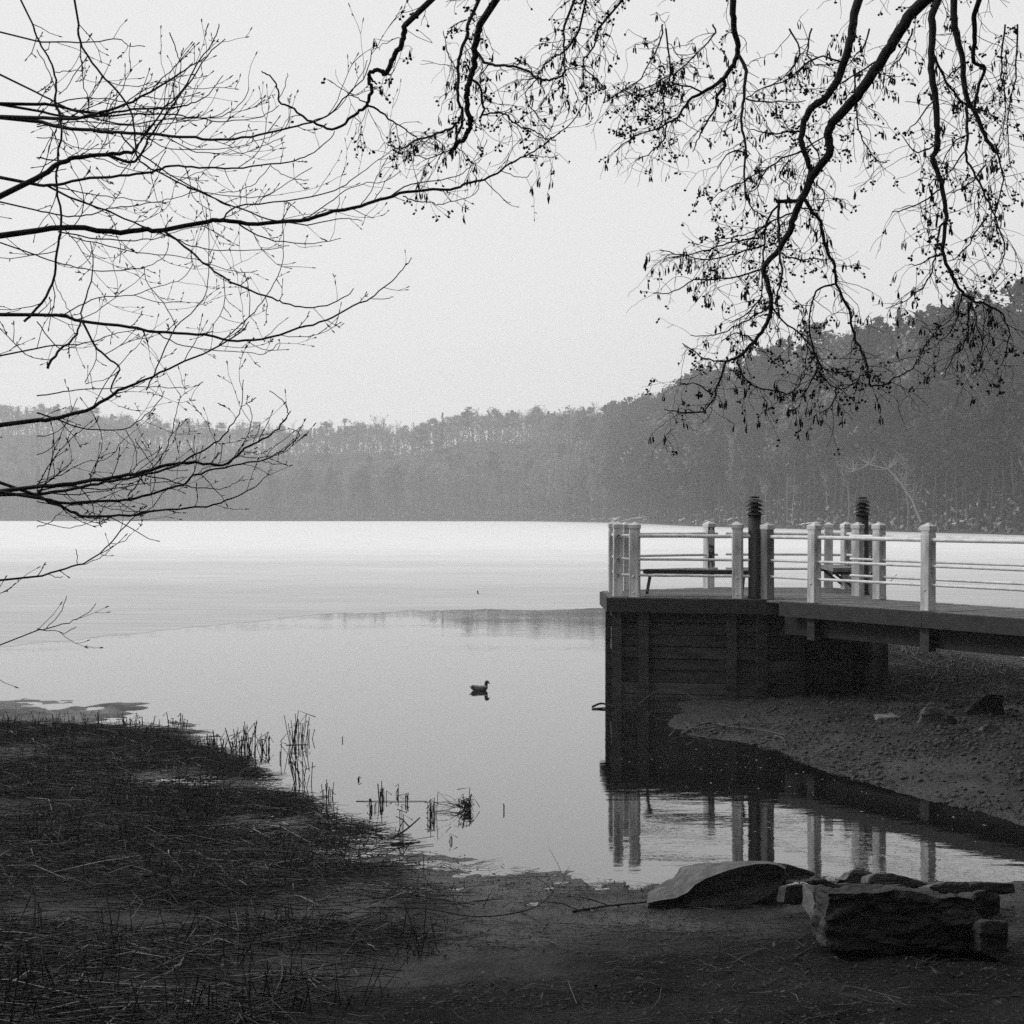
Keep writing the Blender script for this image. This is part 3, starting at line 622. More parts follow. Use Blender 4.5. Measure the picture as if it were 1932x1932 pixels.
# the curved slab: lofted from front foot, ridge, upper back edge and back foot
def slab():
    ridge = [(90, 640), (220, 606), (400, 580), (520, 520), (600, 440), (700, 380), (820, 330), (950, 285), (1100, 240), (1250, 215), (1380, 212), (1490, 232), (1570, 275)]
    foot = [(95, 655), (230, 668), (400, 690), (530, 690), (620, 690), (720, 690), (840, 690), (960, 680), (1110, 665), (1250, 625), (1400, 545), (1500, 460), (1580, 360)]
    back = [(95, 520), (180, 462), (290, 400), (380, 345), (420, 300), (440, 252), (560, 225), (700, 205), (880, 198), (1100, 186), (1280, 190), (1440, 205), (1575, 262)]
    n = len(ridge); rowsP = []
    for i in range(n):
        t = i/(n-1); d0 = 10.75+.10*t; dr = d0+.02; db = 11.25+.45*math.sin(math.pi*min(1, t*1.1))
        f = W(*z7(*foot[i]), d0+.06); r = W(*z7(*ridge[i]), dr); b = W(*z7(*back[i]), db)
        m1 = r.lerp(b, .33)+Vector((0, 0, .012)); m2 = r.lerp(b, .66)+Vector((0, 0, .008)); bf = Vector((b.x, b.y+.12, -.05))
        fm1 = f.lerp(r, .35)+Vector((0, .05, 0)); fm2 = f.lerp(r, .75)+Vector((0, .035, 0)); u_ = Vector((f.x, f.y+.1, -.1))
        rowsP.append([u_, f, fm1, fm2, r, m1, m2, b, bf])
    V = [p for rw in rowsP for p in rw]; m = 9; Q = []
    for i in range(n-1):
        for j in range(m-1): Q.append((i*m+j, i*m+j+1, (i+1)*m+j+1, (i+1)*m+j))
    cen_ = sum(V, Vector())/len(V); me = bpy.data.meshes.new('slab_rock'); Fc = Q+[tuple(range(m))[::-1], tuple((n-1)*m+j for j in range(m))]
    me.from_pydata([tuple(v-cen_) for v in V], [], Fc)
    import bmesh
    from mathutils import noise
    bm = bmesh.new(); bm.from_mesh(me); bmesh.ops.recalc_face_normals(bm, faces=bm.faces)
    bmesh.ops.subdivide_edges(bm, edges=bm.edges, cuts=3, use_grid_fill=True); bm.normal_update()
    for v in bm.verts:
        q = v.co; v.co += v.normal*(noise.fractal(Vector((q.x*5-q.y*2, q.y*14, q.z*16)), 1.0, 2.0, 4)*.010+noise.noise(Vector((q.x*10, q.y*60, q.z*40)))*.004)
    bm.to_mesh(me); bm.free(); o = link('rock', me, None, M['rock']); o.location = cen_
    tag(o, 'long curved sandstone slab with a pale top and black overhanging front', 'rock', RG)
slab()
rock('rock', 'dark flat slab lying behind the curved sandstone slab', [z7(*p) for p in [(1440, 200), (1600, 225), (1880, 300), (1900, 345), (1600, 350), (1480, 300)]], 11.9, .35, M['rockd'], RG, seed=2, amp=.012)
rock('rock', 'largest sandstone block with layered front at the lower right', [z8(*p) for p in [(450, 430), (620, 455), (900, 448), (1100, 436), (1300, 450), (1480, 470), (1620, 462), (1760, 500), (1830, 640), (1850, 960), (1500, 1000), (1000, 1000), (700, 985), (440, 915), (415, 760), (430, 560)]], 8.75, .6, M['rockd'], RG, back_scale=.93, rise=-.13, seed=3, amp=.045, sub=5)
def hull_rock(label, pts_, mat, group, amp, seed):
    import bmesh
    from mathutils import noise
    P = [W(*z8(u, v), d) for u, v, d in pts_]; c = sum(P, Vector())/len(P); bm = bmesh.new()
    for p in P: bm.verts.new(p-c)
    bmesh.ops.convex_hull(bm, input=bm.verts); bmesh.ops.delete(bm, geom=[v for v in bm.verts if not v.link_faces], context='VERTS')
    for k in range(4):
        bmesh.ops.subdivide_edges(bm, edges=[e for e in bm.edges if e.calc_length() > .03], cuts=1); bmesh.ops.triangulate(bm, faces=[f for f in bm.faces if len(f.verts) > 3])
    bm.normal_update()
    for v in bm.verts:
        q = v.co+Vector((seed, 0, 0)); v.co += v.normal*(noise.fractal(q*5, 1.0, 2.0, 4)*amp+noise.noise(q*30)*amp*.3)
    me = bpy.data.meshes.new('rock'); bm.to_mesh(me); bm.free(); o = link('rock', me, None, mat); o.location = c; return tag(o, label, 'rock', group)
hull_rock('angular stone with a pale lit top left of the largest block', [(225, 362, 9.75), (290, 405, 9.85), (462, 415, 9.9), (440, 525, 9.55), (360, 505, 9.4), (218, 565, 9.6), (330, 718, 9.15), (405, 712, 9.25), (470, 640, 9.8), (300, 600, 10.0)], M['rock'], RG, .008, 4)
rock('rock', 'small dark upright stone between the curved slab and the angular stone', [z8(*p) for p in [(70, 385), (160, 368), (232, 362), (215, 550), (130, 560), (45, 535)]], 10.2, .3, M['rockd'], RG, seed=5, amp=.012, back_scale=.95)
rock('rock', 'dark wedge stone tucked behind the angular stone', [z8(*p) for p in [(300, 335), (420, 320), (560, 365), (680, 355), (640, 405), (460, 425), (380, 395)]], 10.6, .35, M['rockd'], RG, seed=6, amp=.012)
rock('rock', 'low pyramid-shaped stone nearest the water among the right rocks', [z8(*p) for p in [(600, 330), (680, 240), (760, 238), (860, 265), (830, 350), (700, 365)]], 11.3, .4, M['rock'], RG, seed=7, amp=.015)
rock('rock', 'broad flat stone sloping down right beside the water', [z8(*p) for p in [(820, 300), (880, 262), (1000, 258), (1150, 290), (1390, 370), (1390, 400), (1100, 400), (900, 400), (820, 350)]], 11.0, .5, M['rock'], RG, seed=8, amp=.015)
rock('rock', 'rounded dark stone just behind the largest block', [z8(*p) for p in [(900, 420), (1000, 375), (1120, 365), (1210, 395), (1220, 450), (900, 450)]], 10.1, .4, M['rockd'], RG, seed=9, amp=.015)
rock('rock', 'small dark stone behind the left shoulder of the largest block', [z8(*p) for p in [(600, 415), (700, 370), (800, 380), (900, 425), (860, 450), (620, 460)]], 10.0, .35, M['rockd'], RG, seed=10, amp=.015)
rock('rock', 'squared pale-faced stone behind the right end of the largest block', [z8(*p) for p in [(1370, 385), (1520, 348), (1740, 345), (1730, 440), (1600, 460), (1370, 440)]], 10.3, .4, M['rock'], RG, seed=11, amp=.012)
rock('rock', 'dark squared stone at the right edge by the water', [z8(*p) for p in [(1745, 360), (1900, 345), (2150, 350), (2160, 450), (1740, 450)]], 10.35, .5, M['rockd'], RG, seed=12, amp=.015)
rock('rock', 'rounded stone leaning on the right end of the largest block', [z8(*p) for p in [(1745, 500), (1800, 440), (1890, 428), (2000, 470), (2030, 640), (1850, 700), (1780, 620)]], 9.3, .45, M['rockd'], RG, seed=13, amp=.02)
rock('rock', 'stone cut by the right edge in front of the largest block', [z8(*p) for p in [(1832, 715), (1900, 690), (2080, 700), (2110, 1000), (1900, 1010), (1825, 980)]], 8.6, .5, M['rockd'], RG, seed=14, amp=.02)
MG = 'stones on the mud under the walkway'
rock('rock', 'flat pale stone lying on the mud under the walkway', [z6(*p) for p in [(338, 1130), (370, 1095), (470, 1092), (670, 1078), (685, 1145), (560, 1165), (470, 1180), (380, 1200)]], 20.2, .35, M['rockp'], MG, seed=15, amp=.012, rise=.02)
rock('rock', 'pale pyramid-shaped stone on the mud beneath the walkway', [z6(*p) for p in [(920, 1190), (960, 1080), (1000, 950), (1060, 885), (1150, 895), (1210, 960), (1300, 1070), (1365, 1205), (1250, 1225), (1080, 1225)]], 19.7, .4, M['rock'], MG, seed=16, amp=.03, back_scale=.6)
rock('rock', 'small dark stone right of the pyramid-shaped stone', [z6(*p) for p in [(1310, 1050), (1400, 1060), (1475, 1135), (1400, 1205), (1310, 1190)]], 19.9, .25, M['rockd'], MG, seed=17, amp=.012)
rock('rock', 'large dark stone at the right edge beneath the walkway', [z6(*p) for p in [(1590, 1010), (1680, 900), (1760, 830), (1900, 770), (2100, 780), (2150, 1120), (1900, 1130), (1640, 1115)]], 20.6, .7, M['rockd'], MG, seed=18, amp=.03)
rock('rock', 'light rounded stone on the mud at the right edge', [z6(*p) for p in [(1795, 1295), (1830, 1210), (1920, 1170), (2050, 1190), (2080, 1310), (1900, 1330)]], 19.0, .3, M['rock'], MG, seed=19, amp=.02)

# ------------------------------------------------------------------ bare overhanging trees
def catmull(P, n):
    out = []
    for i in range(len(P)-1):
        p0, p1, p2, p3 = P[max(i-1, 0)], P[i], P[i+1], P[min(i+2, len(P)-1)]
        for k in range(n):
            t = k/n; out.append(.5*((2*p1)+(p2-p0)*t+(2*p0-5*p1+4*p2-p3)*t*t+(3*p1-p0-3*p2+p3)*t*t*t))
    out.append(P[-1].copy()); return out
class Tree:
    def __init__(s, name, label, d0, trunk, seed):
        s.rd = random.Random(seed); s.d0 = d0; s.tr = trunk; s.br = []; s.root = empty(name, trunk); tag(s.root, label, 'tree')
        s.twigs = MB(); s.cones = MB(); s.catkins = MB(); s.pxd = []
        s.limbs = []; s.wk = 1.2; s.wmin = 1.5; s.jit = .0045
    def add(s, px, w0, w1, jit=0.0, anchor=None, d=None, drift=None):
        jit = max(jit, s.jit)
        """px: traced points; w0, w1: width in photo pixels at start and end"""
        rd = s.rd
        start = px[0]
        if d is None:
            best = min(s.pxd, key=lambda q: (q[0]-start[0])**2+(q[1]-start[1])**2) if s.pxd else None
            d = best[2] if best and (best[0]-start[0])**2+(best[1]-start[1])**2 < 60**2 and anchor is None else s.d0+rd.uniform(-.8, .8)
        drift = rd.uniform(-.35, .35) if drift is None else drift
        L_ = [0.0]
        for a, b in zip(px[:-1], px[1:]): L_.append(L_[-1]+math.hypot(b[0]-a[0], b[1]-a[1]))
        P = [W(p[0], p[1], d+drift*l/200) for p, l in zip(px, L_)]
        for p, l in zip(px, L_): s.pxd.append((p[0], p[1], d+drift*l/200))
        P = catmull(P, 4); m = len(P)
        for i in range(1, m-1): P[i] += Vector((rd.uniform(-1, 1), rd.uniform(-1, 1), rd.uniform(-1, 1)))*jit
        R = [max(s.wk*(w0+(w1-w0)*(i/(m-1))), s.wmin)*.5*d/F for i in range(m)]
        if anchor is not None:                                # carry the limb on, out of the picture, to the trunk
            t0 = (P[0]-P[1]).normalized(); A = Vector(anchor); c1 = P[0]+t0*min(1.2, (A-P[0]).length*.35); c2 = A.lerp(P[0], .3)+Vector((0, 0, .35)); ext = []
            for k in range(9, 0, -1):
                t = k/9; ext.append(P[0]*(1-t)**3+c1*3*t*(1-t)**2+c2*3*t*t*(1-t)+A*t**3)
            R = [R[0]*(1+1.4*(k/9)) for k in range(9, 0, -1)]+R; P = ext+P
        s.limbs.append((P, R)); return P, R
    def finish(s, mat):
        for P, R in s.limbs:
            m_ = MB(); n = 8 if R[0] > .012 else 6 if R[0] > .005 else 5; m_.tube(P, R, n); o = m_.build('limb', mat, s.root, True); o.location = -s.root.location
        for nm, mb_, mt in (('twigs', s.twigs, M['twig']), ('cones', s.cones, M['cone']), ('catkins', s.catkins, M['cone'])):
            if mb_.v: o = mb_.build(nm, mt, s.root, kind='stuff'); o.location = -s.root.location
def inframe(p, m=60):
    if p.y < .5: return False
    x = CX+p.x/p.y*F; y = YH+(H-p.z)/p.y*F; return -m < x < 1932+m and -m < y < 1932+m

# --- left tree (beech-like, smooth upcurved twigs with buds)
LT = Vector((-5.4, 7.9, 0)); LT.z = gh(LT.x, LT.y)-.1
lt = Tree('overhanging_tree', 'leafless smooth-twigged tree reaching in from the left over the water', 7.2, LT, 21)
q4 = lambda *a: [(69.55+u*.404, 69.55+v*.404) for u, v in a]
q6 = lambda *a: [(69.55+u*.464, 695.5+v*.464) for u, v in a]
q8 = lambda *a: [(656.9+u*.28, 69.55+v*.28) for u, v in a]
q5 = lambda *a: [(1159.2+u*.388, 69.55+v*.388) for u, v in a]
def anc(z): return (LT.x+.1, LT.y, z)
lt.add(q4((0, 905), (170, 890), (390, 915), (500, 900), (590, 905), (800, 862), (870, 857), (1030, 873), (1230, 857), (1350, 825), (1510, 790), (1630, 750), (1760, 718), (1932, 712))+q8((800, 985), (920, 960), (1030, 900), (1140, 825), (1220, 790), (1350, 700), (1500, 580), (1590, 460), (1612, 400)), 9, 1.2, 0, anc(4.2), d=7.0, drift=.12)
lt.add(q4((590, 905), (720, 1000), (800, 1070), (950, 1165), (1100, 1220), (1160, 1245), (1260, 1265), (1380, 1245), (1450, 1205), (1480, 1175)), 4, 1.2)
lt.add(q4((870, 857), (930, 795), (1160, 765), (1390, 720), (1480, 660), (1560, 600), (1670, 520)), 3, 1)
lt.add(q4((1230, 857), (1330, 800), (1440, 720), (1545, 680), (1620, 680), (1700, 625)), 2, .9)
lt.add(q4((1510, 790), (1560, 720), (1590, 650), (1640, 560)), 1.6, .9)
lt.add(q4((940, 870), (1010, 915), (1110, 950), (1290, 965), (1420, 940)), 3, 1)
lt.add(q4((1260, 880), (1400, 850), (1470, 850), (1520, 860)), 2, 1)
lt.add(q8((270, 1085), (380, 1015), (480, 985), (640, 960), (750, 930), (840, 860), (900, 790), (935, 690)), 2.4, .9)
lt.add(q8((370, 1075), (450, 1105), (540, 1110), (610, 1132), (720, 1105), (830, 1070), (870, 1040), (880, 970)), 2.2, .8)
lt.add(q8((1030, 900), (1110, 935), (1175, 950), (1215, 940), (1240, 900)), 1.5, .8)
lt.add(q8((1220, 790), (1290, 805), (1370, 808), (1415, 795)), 1.3, .8)
lt.add(q4((0, 1298), (120, 1302), (210, 1328), (430, 1355), (560, 1380), (745, 1387), (900, 1415), (1050, 1415), (1220, 1360), (1350, 1325), (1480, 1255), (1560, 1220), (1640, 1155), (1710, 1085), (1750, 1030)), 5.5, 1.2, 0, anc(3.5), d=7.6, drift=-.1)
lt.add(q4((1560, 1220), (1620, 1222), (1665, 1215)), 1.2, .8)
lt.add(q4((210, 1328), (270, 1440), (330, 1500), (385, 1550))+q6((300, 90), (340, 115)), 4, 2)
lt.add(q4((120, 1302), (170, 1270), (290, 1215), (450, 1205), (570, 1165), (680, 1130), (730, 1060)), 2.2, .9)
lt.add(q4((450, 1205), (560, 1240), (680, 1235)), 1.3, .7)
lt.add(q4((560, 1380), (650, 1430), (800, 1460), (950, 1470), (1060, 1480), (1130, 1430)), 2, .8)
lt.add(q4((0, 690), (90, 690), (250, 662), (430, 645), (540, 632), (620, 600), (720, 608), (880, 612), (1000, 605), (1180, 585), (1270, 550), (1360, 490), (1390, 440)), 5, 1, 0, anc(4.6), d=7.3)
lt.add(q4((1090, 595), (1140, 640), (1210, 665), (1270, 668)), 1.2, .8); lt.add(q4((1090, 600), (1020, 680), (940, 720), (850, 725)), 1.3, .8)
lt.add(q4((0, 660), (110, 590), (180, 565), (320, 548), (430, 542), (460, 530)), 9, 5, .004, anc(4.8), d=6.6)
lt.add(q4((455, 532), (480, 490), (600, 330), (680, 250), (760, 110), (830, 10), (850, -60)), 3.6, 1.6)
lt.add(q4((320, 548), (430, 585), (475, 570), (520, 480), (590, 380), (700, 230), (790, 90), (880, 10)), 5, 1.5)
lt.add(q4((0, 395), (120, 422), (300, 440), (400, 450), (530, 455), (700, 468), (850, 480), (1000, 465), (1150, 430), (1280, 400), (1380, 350), (1450, 270), (1540, 170), (1565, 60)), 6, 1, 0, anc(5.2), d=7.4)
lt.add(q4((1280, 400), (1400, 340), (1470, 250), (1530, 150), (1545, 110)), 1.5, .8); lt.add(q4((610, 470), (720, 530), (840, 545), (960, 540), (1080, 500), (1160, 460)), 1.8, .8)
lt.add(q4((500, 455), (620, 520), (850, 525), (1010, 490), (1160, 430), (1185, 340)), 1.8, .8)
lt.add(q4((0, 315), (100, 325), (280, 360), (450, 340), (660, 330), (720, 310), (800, 270), (870, 180)), 5, 1, 0, anc(5.4), d=7.0)
lt.add(q4((0, 378), (180, 380), (300, 355), (450, 300), (600, 215), (720, 140), (800, 90)), 6, 1.2, 0, anc(5.3), d=6.8)
lt.add(q4((0, 345), (120, 370), (250, 375), (480, 360), (640, 365), (760, 380), (880, 395), (1050, 370), (1130, 320)), 4, .9, 0, anc(5.3), d=7.2)
lt.add(q4((0, 260), (90, 310), (240, 370), (420, 410), (640, 380), (860, 370), (960, 300), (990, 235)), 3, .9, 0, anc(5.6), d=7.1)
lt.add(q4((60, 320), (180, 290), (320, 290), (450, 310), (560, 330), (690, 310)), 2.2, .9); lt.add(q4((250, 375), (380, 330), (480, 260), (570, 220), (660, 190), (730, 120)), 2.2, .9)
lt.add(q4((0, 420), (150, 400), (300, 400), (480, 420), (640, 400), (840, 370), (900, 330)), 2.2, .9, d=7.6)
lt.add(q4((195, -60), (200, 20), (280, 150), (350, 230), (430, 330), (455, 440), (470, 560), (560, 630), (750, 720), (920, 790), (1080, 850), (1260, 880)), 3.5, 2, 0, anc(7.0), d=7.1, drift=0)
lt.add(q4((390, 450), (450, 520), (620, 640), (800, 740), (900, 790)), 3, 1.5); lt.add(q4((700, 705), (850, 740), (1030, 750), (1120, 715), (1200, 660), (1285, 610)), 1.6, .8)
lt.add(q4((-20, -60), (10, 20), (60, 110), (90, 200), (85, 300), (115, 400), (100, 560), (95, 700), (115, 880), (95, 1000), (75, 1150), (0, 1270), (-60, 1330)), 3, 4, 0, anc(7.2), d=6.9)
lt.add(q4((80, 165), (140, 160), (210, 150), (200, 90)), 1.6, 1)
lt.add(q4((190, -40), (210, 110), (215, 220), (240, 290), (245, 350)), 2, 1.2, d=7.2); lt.add(q4((40, 690), (200, 765), (370, 830), (520, 895), (620, 930), (720, 975), (850, 995), (1050, 995), (1180, 975)), 3.5, 1)
lt.add(q4((0, 810), (120, 835), (230, 835), (330, 800), (450, 790), (560, 770), (650, 750), (760, 720)), 2.5, .9, 0, anc(4.3), d=7.5)
lt.add(q4((80, 700), (250, 735), (400, 755), (540, 770), (620, 770)), 2, .8); lt.add(q4((100, 910), (300, 945), (460, 950), (560, 940), (640, 910), (800, 880)), 2.5, .9)
lt.add(q4((0, 1020), (120, 1060), (260, 1090), (430, 1085), (520, 1070), (600, 1020), (610, 960)), 2.2, .8, 0, anc(3.9), d=7.6)
lt.add(q4((150, 930), (330, 975), (520, 1015), (700, 1030), (860, 1080), (960, 1100), (1030, 1090)), 2, .8)
lt.add(q4((0, 1455), (120, 1440), (260, 1425), (380, 1380), (540, 1370)), 2.5, 1, 0, anc(3.3), d=7.4)
lt.add(q4((510, 1650), (560, 1549), (650, 1360), (740, 1270), (795, 1180), (805, 1020), (790, 800)), 2.5, 1, d=7.2); lt.add(q4((850, 1440), (990, 1310), (1070, 1210), (1140, 1090), (1150, 960), (1150, 830)), 2, .9)
lt.add(q4((500, 1070), (520, 1160), (590, 1240), (650, 1360)), 1.1, 1.6); lt.add(q4((950, 1080), (985, 1150), (990, 1300), (920, 1400)), 1, 1.6)
lt.add(q4((250, 960), (262, 1100), (215, 1260), (200, 1350), (160, 1420), (100, 1470), (50, 1549)), 1.5, 4.5); lt.add(q4((75, 1120), (110, 1200), (150, 1280), (180, 1330)), 1.3, 1)
lt.add(q4((0, 1330), (80, 1430), (120, 1460), (190, 1440)), 2, 1.2, d=7.3); lt.add(q4((0, 470), (90, 475), (200, 520), (320, 520)), 1.6, .8, d=7.8); lt.add(q4((0, 565), (120, 575), (250, 560), (380, 600), (520, 640)), 2.5, 1, d=7.0)
lt.add(q4((0, 20), (120, 25), (260, 25), (380, 12), (430, 40), (505, 45)), 2.5, 1, 0, anc(6.6), d=7.0)
lt.add(q4((620, -20), (650, 60), (672, 130), (665, 240), (690, 300)), 2, 1, d=7.0); lt.add(q4((0, 60), (60, 170), (85, 260), (80, 310)), 1.6, 1.4, d=7.3)
# lower group
lt.add(q6((0, 210), (90, 200), (230, 155), (330, 90), (420, 55), (540, 0))+q4((920, 1405), (990, 1330)), 7, 1.6, 0, anc(2.7), d=6.7)
lt.add(q6((0, 480), (150, 465), (300, 445), (430, 420), (560, 385), (650, 383), (760, 390), (830, 335), (900, 300), (970, 255), (1010, 205), (1022, 180), (1000, 130), (945, 90)), 6.5, 1, 0, anc(2.5), d=6.4)
lt.add(q6((0, 510), (150, 490), (280, 460), (400, 440), (560, 395), (640, 350), (740, 290), (800, 220), (835, 150), (840, 45)), 5, 1, 0, anc(2.45), d=6.6)
lt.add(q6((0, 525), (130, 545), (330, 535), (460, 510), (600, 470), (640, 435), (760, 400), (900, 375), (1000, 335), (1060, 280), (1066, 260), (1020, 240)), 5, 1, 0, anc(2.4), d=6.3)
lt.add(q6((0, 515), (120, 570), (200, 600), (380, 595), (480, 575), (690, 560), (790, 525), (870, 490), (910, 460), (955, 410)), 5, 1, 0, anc(2.35), d=6.5)
lt.add(q6((430, 430), (540, 455), (630, 480), (740, 490), (810, 465), (840, 435)), 2.2, .9); lt.add(q6((370, 520), (430, 440), (500, 370), (540, 290), (565, 200), (580, 120), (570, 90)), 2.4, .9)
lt.add(q6((790, 380), (840, 300), (870, 240), (875, 180), (850, 140)), 1.4, .8); lt.add(q6((640, 440), (690, 400), (740, 390), (757, 300)), 1.4, .8); lt.add(q6((830, 335), (880, 345), (930, 340), (955, 320)), 1.1, .7)
lt.add(q6((920, 375), (970, 388), (1010, 385), (1018, 378)), 1, .7); lt.add(q6((880, 300), (900, 250), (908, 215)), 1, .8)
lt.add(q6((0, 845), (120, 815), (210, 780), (300, 710), (380, 620), (470, 560), (530, 490), (610, 440)), 3.2, 1, 0, anc(1.9), d=6.8)
lt.add(q6((300, 710), (350, 705), (382, 675)), 1.2, .8); lt.add(q6((165, 795), (215, 788), (265, 760), (298, 740)), 1.4, .9); lt.add(q6((165, 795), (165, 760), (157, 735)), 1.1, .9); lt.add(q6((40, 835), (80, 850), (105, 845)), 1.2, .8)
lt.add(q6((0, 645), (50, 625), (90, 590), (120, 565)), 1.6, .9, d=6.9); lt.add(q6((0, 618), (90, 645), (180, 640), (250, 605)), 1.5, .8, d=6.6)
lt.add(q6((0, 1065), (60, 1055), (150, 1025), (200, 1000), (240, 955)), 2, 1, 0, anc(1.5), d=6.5); lt.add(q6((40, 1055), (90, 1000), (120, 925)), 1.4, 1); lt.add(q6((0, 1058), (60, 1065), (110, 1075), (160, 1050)), 1.5, .9, d=6.5)
lt.add(q6((0, 180), (100, 210), (200, 245), (350, 245), (440, 190), (500, 130), (520, 90)), 2.8, 1, d=6.9); lt.add(q6((0, 460), (60, 440), (140, 385)), 1.6, .9, d=6.6); lt.add(q6((0, 490), (100, 420), (150, 370)), 1.6, .9, d=6.5)
lt.add(q6((0, 470), (100, 430), (200, 380), (280, 370), (345, 300)), 1.8, .8, d=6.7); lt.add(q6((0, 350), (60, 320), (120, 220), (165, 120)), 1.6, .9, d=6.8); lt.add(q6((360, 250), (400, 320), (405, 390)), 1.2, .8); lt.add(q6((400, 285), (440, 350), (470, 395)), 1.6, 1)
lt.add(q6((0, 495), (120, 480), (260, 490), (400, 470), (520, 460), (600, 440)), 2.6, .9, d=6.6); lt.add(q6((0, 500), (140, 510), (260, 500), (330, 470), (420, 380), (500, 330)), 2.2, .9, d=6.4); lt.add(q6((0, 540), (110, 560), (220, 545), (300, 570), (420, 580)), 2, .9, d=6.5)
lt.add(q6((0, 275), (70, 265), (130, 215)), 1.8, 1, d=6.8); lt.add(q6((0, 110), (90, 100), (160, 85), (300, 80), (420, 70), (560, 80), (620, 70)), 2.2, .9, d=7.0)
rdl = random.Random(5)
def beech_twigs(P, R, dens=1.0):
    n = len(P); acc = 0; side = 1; nxt = rdl.uniform(.08, .25)
    for i in range(1, n):
        acc += (P[i]-P[i-1]).length
        if acc < nxt or not inframe(P[i], 120): continue
        acc = 0; nxt = rdl.uniform(.06, .2)/dens; side = -side; t = (P[i]-P[i-1]).normalized()
        vw = Vector((0, 1, 0)); lat = t.cross(vw); lat = lat.normalized() if lat.length > .1 else Vector((0, 0, 1))
        dr = (t*rdl.uniform(.5, 1)+lat*side*rdl.uniform(.3, .9)+Vector((0, rdl.uniform(-.6, .6), rdl.uniform(-.1, .25)))).normalized()
        twig_b(P[i], dr, .05+.30*rdl.random()**1.7, min(R[i]*.55, .0028), 1)
def twig_b(p, dr, ln, r, lev):
    seg = max(3, int(ln/.045)); pts_ = [p.copy()]; step = ln/seg
    for k in range(seg):
        dr = (dr+Vector((rdl.uniform(-.3, .3), rdl.uniform(-.2, .2), rdl.uniform(-.16, .28)))).normalized(); p = p+dr*step; pts_.append(p.copy())
        if rdl.random() < .3: bd = (dr+Vector((rdl.uniform(-1, 1), rdl.uniform(-.6, .6), rdl.uniform(-.6, 1)))).normalized(); lt.twigs.blob(p+bd*.007, .0028, .010, 4, 3, bd)
        if lev > 0 and k > 0 and rdl.random() < .35:
            d2 = (dr+Vector((rdl.uniform(-.9, .9), rdl.uniform(-.6, .6), rdl.uniform(-.3, .8)))).normalized(); twig_b(p, d2, ln*rdl.uniform(.2, .5), r*.8, lev-1)
    r = max(r, .0015); lt.twigs.tube(pts_, [r*(1-.35*k/seg) for k in range(seg+1)], 4, False)
    lt.twigs.blob(p+dr*.008, .0034, .013, 4, 3, dr)
for P, R in list(lt.limbs): beech_twigs(P, R, 1.15)
m_ = MB(); zt = [LT.z-.2, 1.5, 3, 4.6, 6.2, 8.4, 11]; m_.tube([(LT.x+.05*math.sin(z), LT.y+.06*math.cos(z*.8)-.06, z) for z in zt], [.27, .2, .18, .155, .13, .09, .03], 14); o = m_.build('trunk', M['bark'], lt.root, True); o.location = -LT
lt.finish(M['bark'])

# --- alder hanging in from above right
AT = Vector((5.9, 8.2, 0)); AT.z = gh(AT.x, AT.y)-.1
al = Tree('alder_tree', 'gnarled alder with cones and catkins drooping from above on the right', 7.6, AT, 31)
def an(z): return (AT.x-.1, AT.y, z)
al.add(q8((385, -80), (370, 0), (330, 100), (280, 190), (240, 250), (228, 228), (180, 232), (140, 265), (152, 330), (150, 400), (125, 460), (60, 510), (0, 560))+q4((1380, 430), (1290, 400), (1200, 340), (1130, 300), (1130, 250), (1090, 185), (1050, 160)), 9, 2, .006, an(9.4), d=7.0, drift=.05)
al.add(q8((125, 460), (220, 500), (280, 560), (350, 600), (420, 650), (480, 690)), 3.5, 1.5, .004)
al.add(q8((240, 250), (265, 252), (290, 258)), 4, 2); al.add(q8((145, 270), (165, 295), (195, 320)), 4, 2.5); al.add(q8((125, 445), (80, 420), (40, 400), (0, 390)), 2.4, 1.2, .003); al.add(q4((1480, 270), (1420, 240), (1360, 200)), 1.6, .9); al.add(q4((1130, 300), (1160, 230), (1170, 170)), 1.4, .8)
al.add(q8((885, -80), (870, 0), (850, 110), (850, 200), (820, 290), (800, 400), (805, 480), (825, 570), (800, 660), (730, 730), (680, 790)), 11, 7, .006, an(9.0), d=7.4)
al.add(q8((805, -80), (800, 0), (755, 120), (740, 260), (740, 430), (770, 500), (765, 600), (730, 680), (715, 740)), 5.5, 4, .005, an(9.6), d=7.6, drift=-.05)
al.add(q8((860, 100), (920, 170), (990, 190), (1110, 200), (1210, 230), (1270, 280), (1350, 290), (1420, 270), (1470, 220)), 5, 3, .004); al.add(q8((1110, 190), (1170, 175), (1215, 190), (1240, 240)), 2.2, 1.6, .003)
al.add(q8((840, 290), (890, 340), (900, 420), (915, 490), (885, 550)), 4.2, 3.4, .004); al.add(q8((885, 545), (930, 520), (1050, 515), (1100, 570), (1170, 610), (1260, 635), (1320, 680), (1350, 690), (1400, 700)), 3.4, 1.4, .004)
al.add(q8((770, 500), (740, 570), (680, 620), (600, 650), (560, 675), (480, 685), (420, 720), (370, 750), (300, 740), (255, 715)), 4.5, 1.6, .004)
al.add(q8((1455, -70), (1455, 0), (1455, 120), (1455, 220), (1440, 400)), 4, 2, .003, an(8.8), d=7.8); al.add(q8((1560, -60), (1535, 0), (1450, 110), (1390, 130), (1330, 190), (1260, 270)), 3.4, 2, .004, an(8.7), d=7.5)
al.add(q8((1270, 290), (1200, 370), (1215, 450), (1300, 560), (1370, 640)), 2, 1.2, .004); al.add(q8((1690, -60), (1670, 0), (1660, 60), (1590, 150), (1600, 220), (1680, 290), (1740, 380), (1760, 430)), 3.4, 1.4, .004, an(8.5), d=7.7)
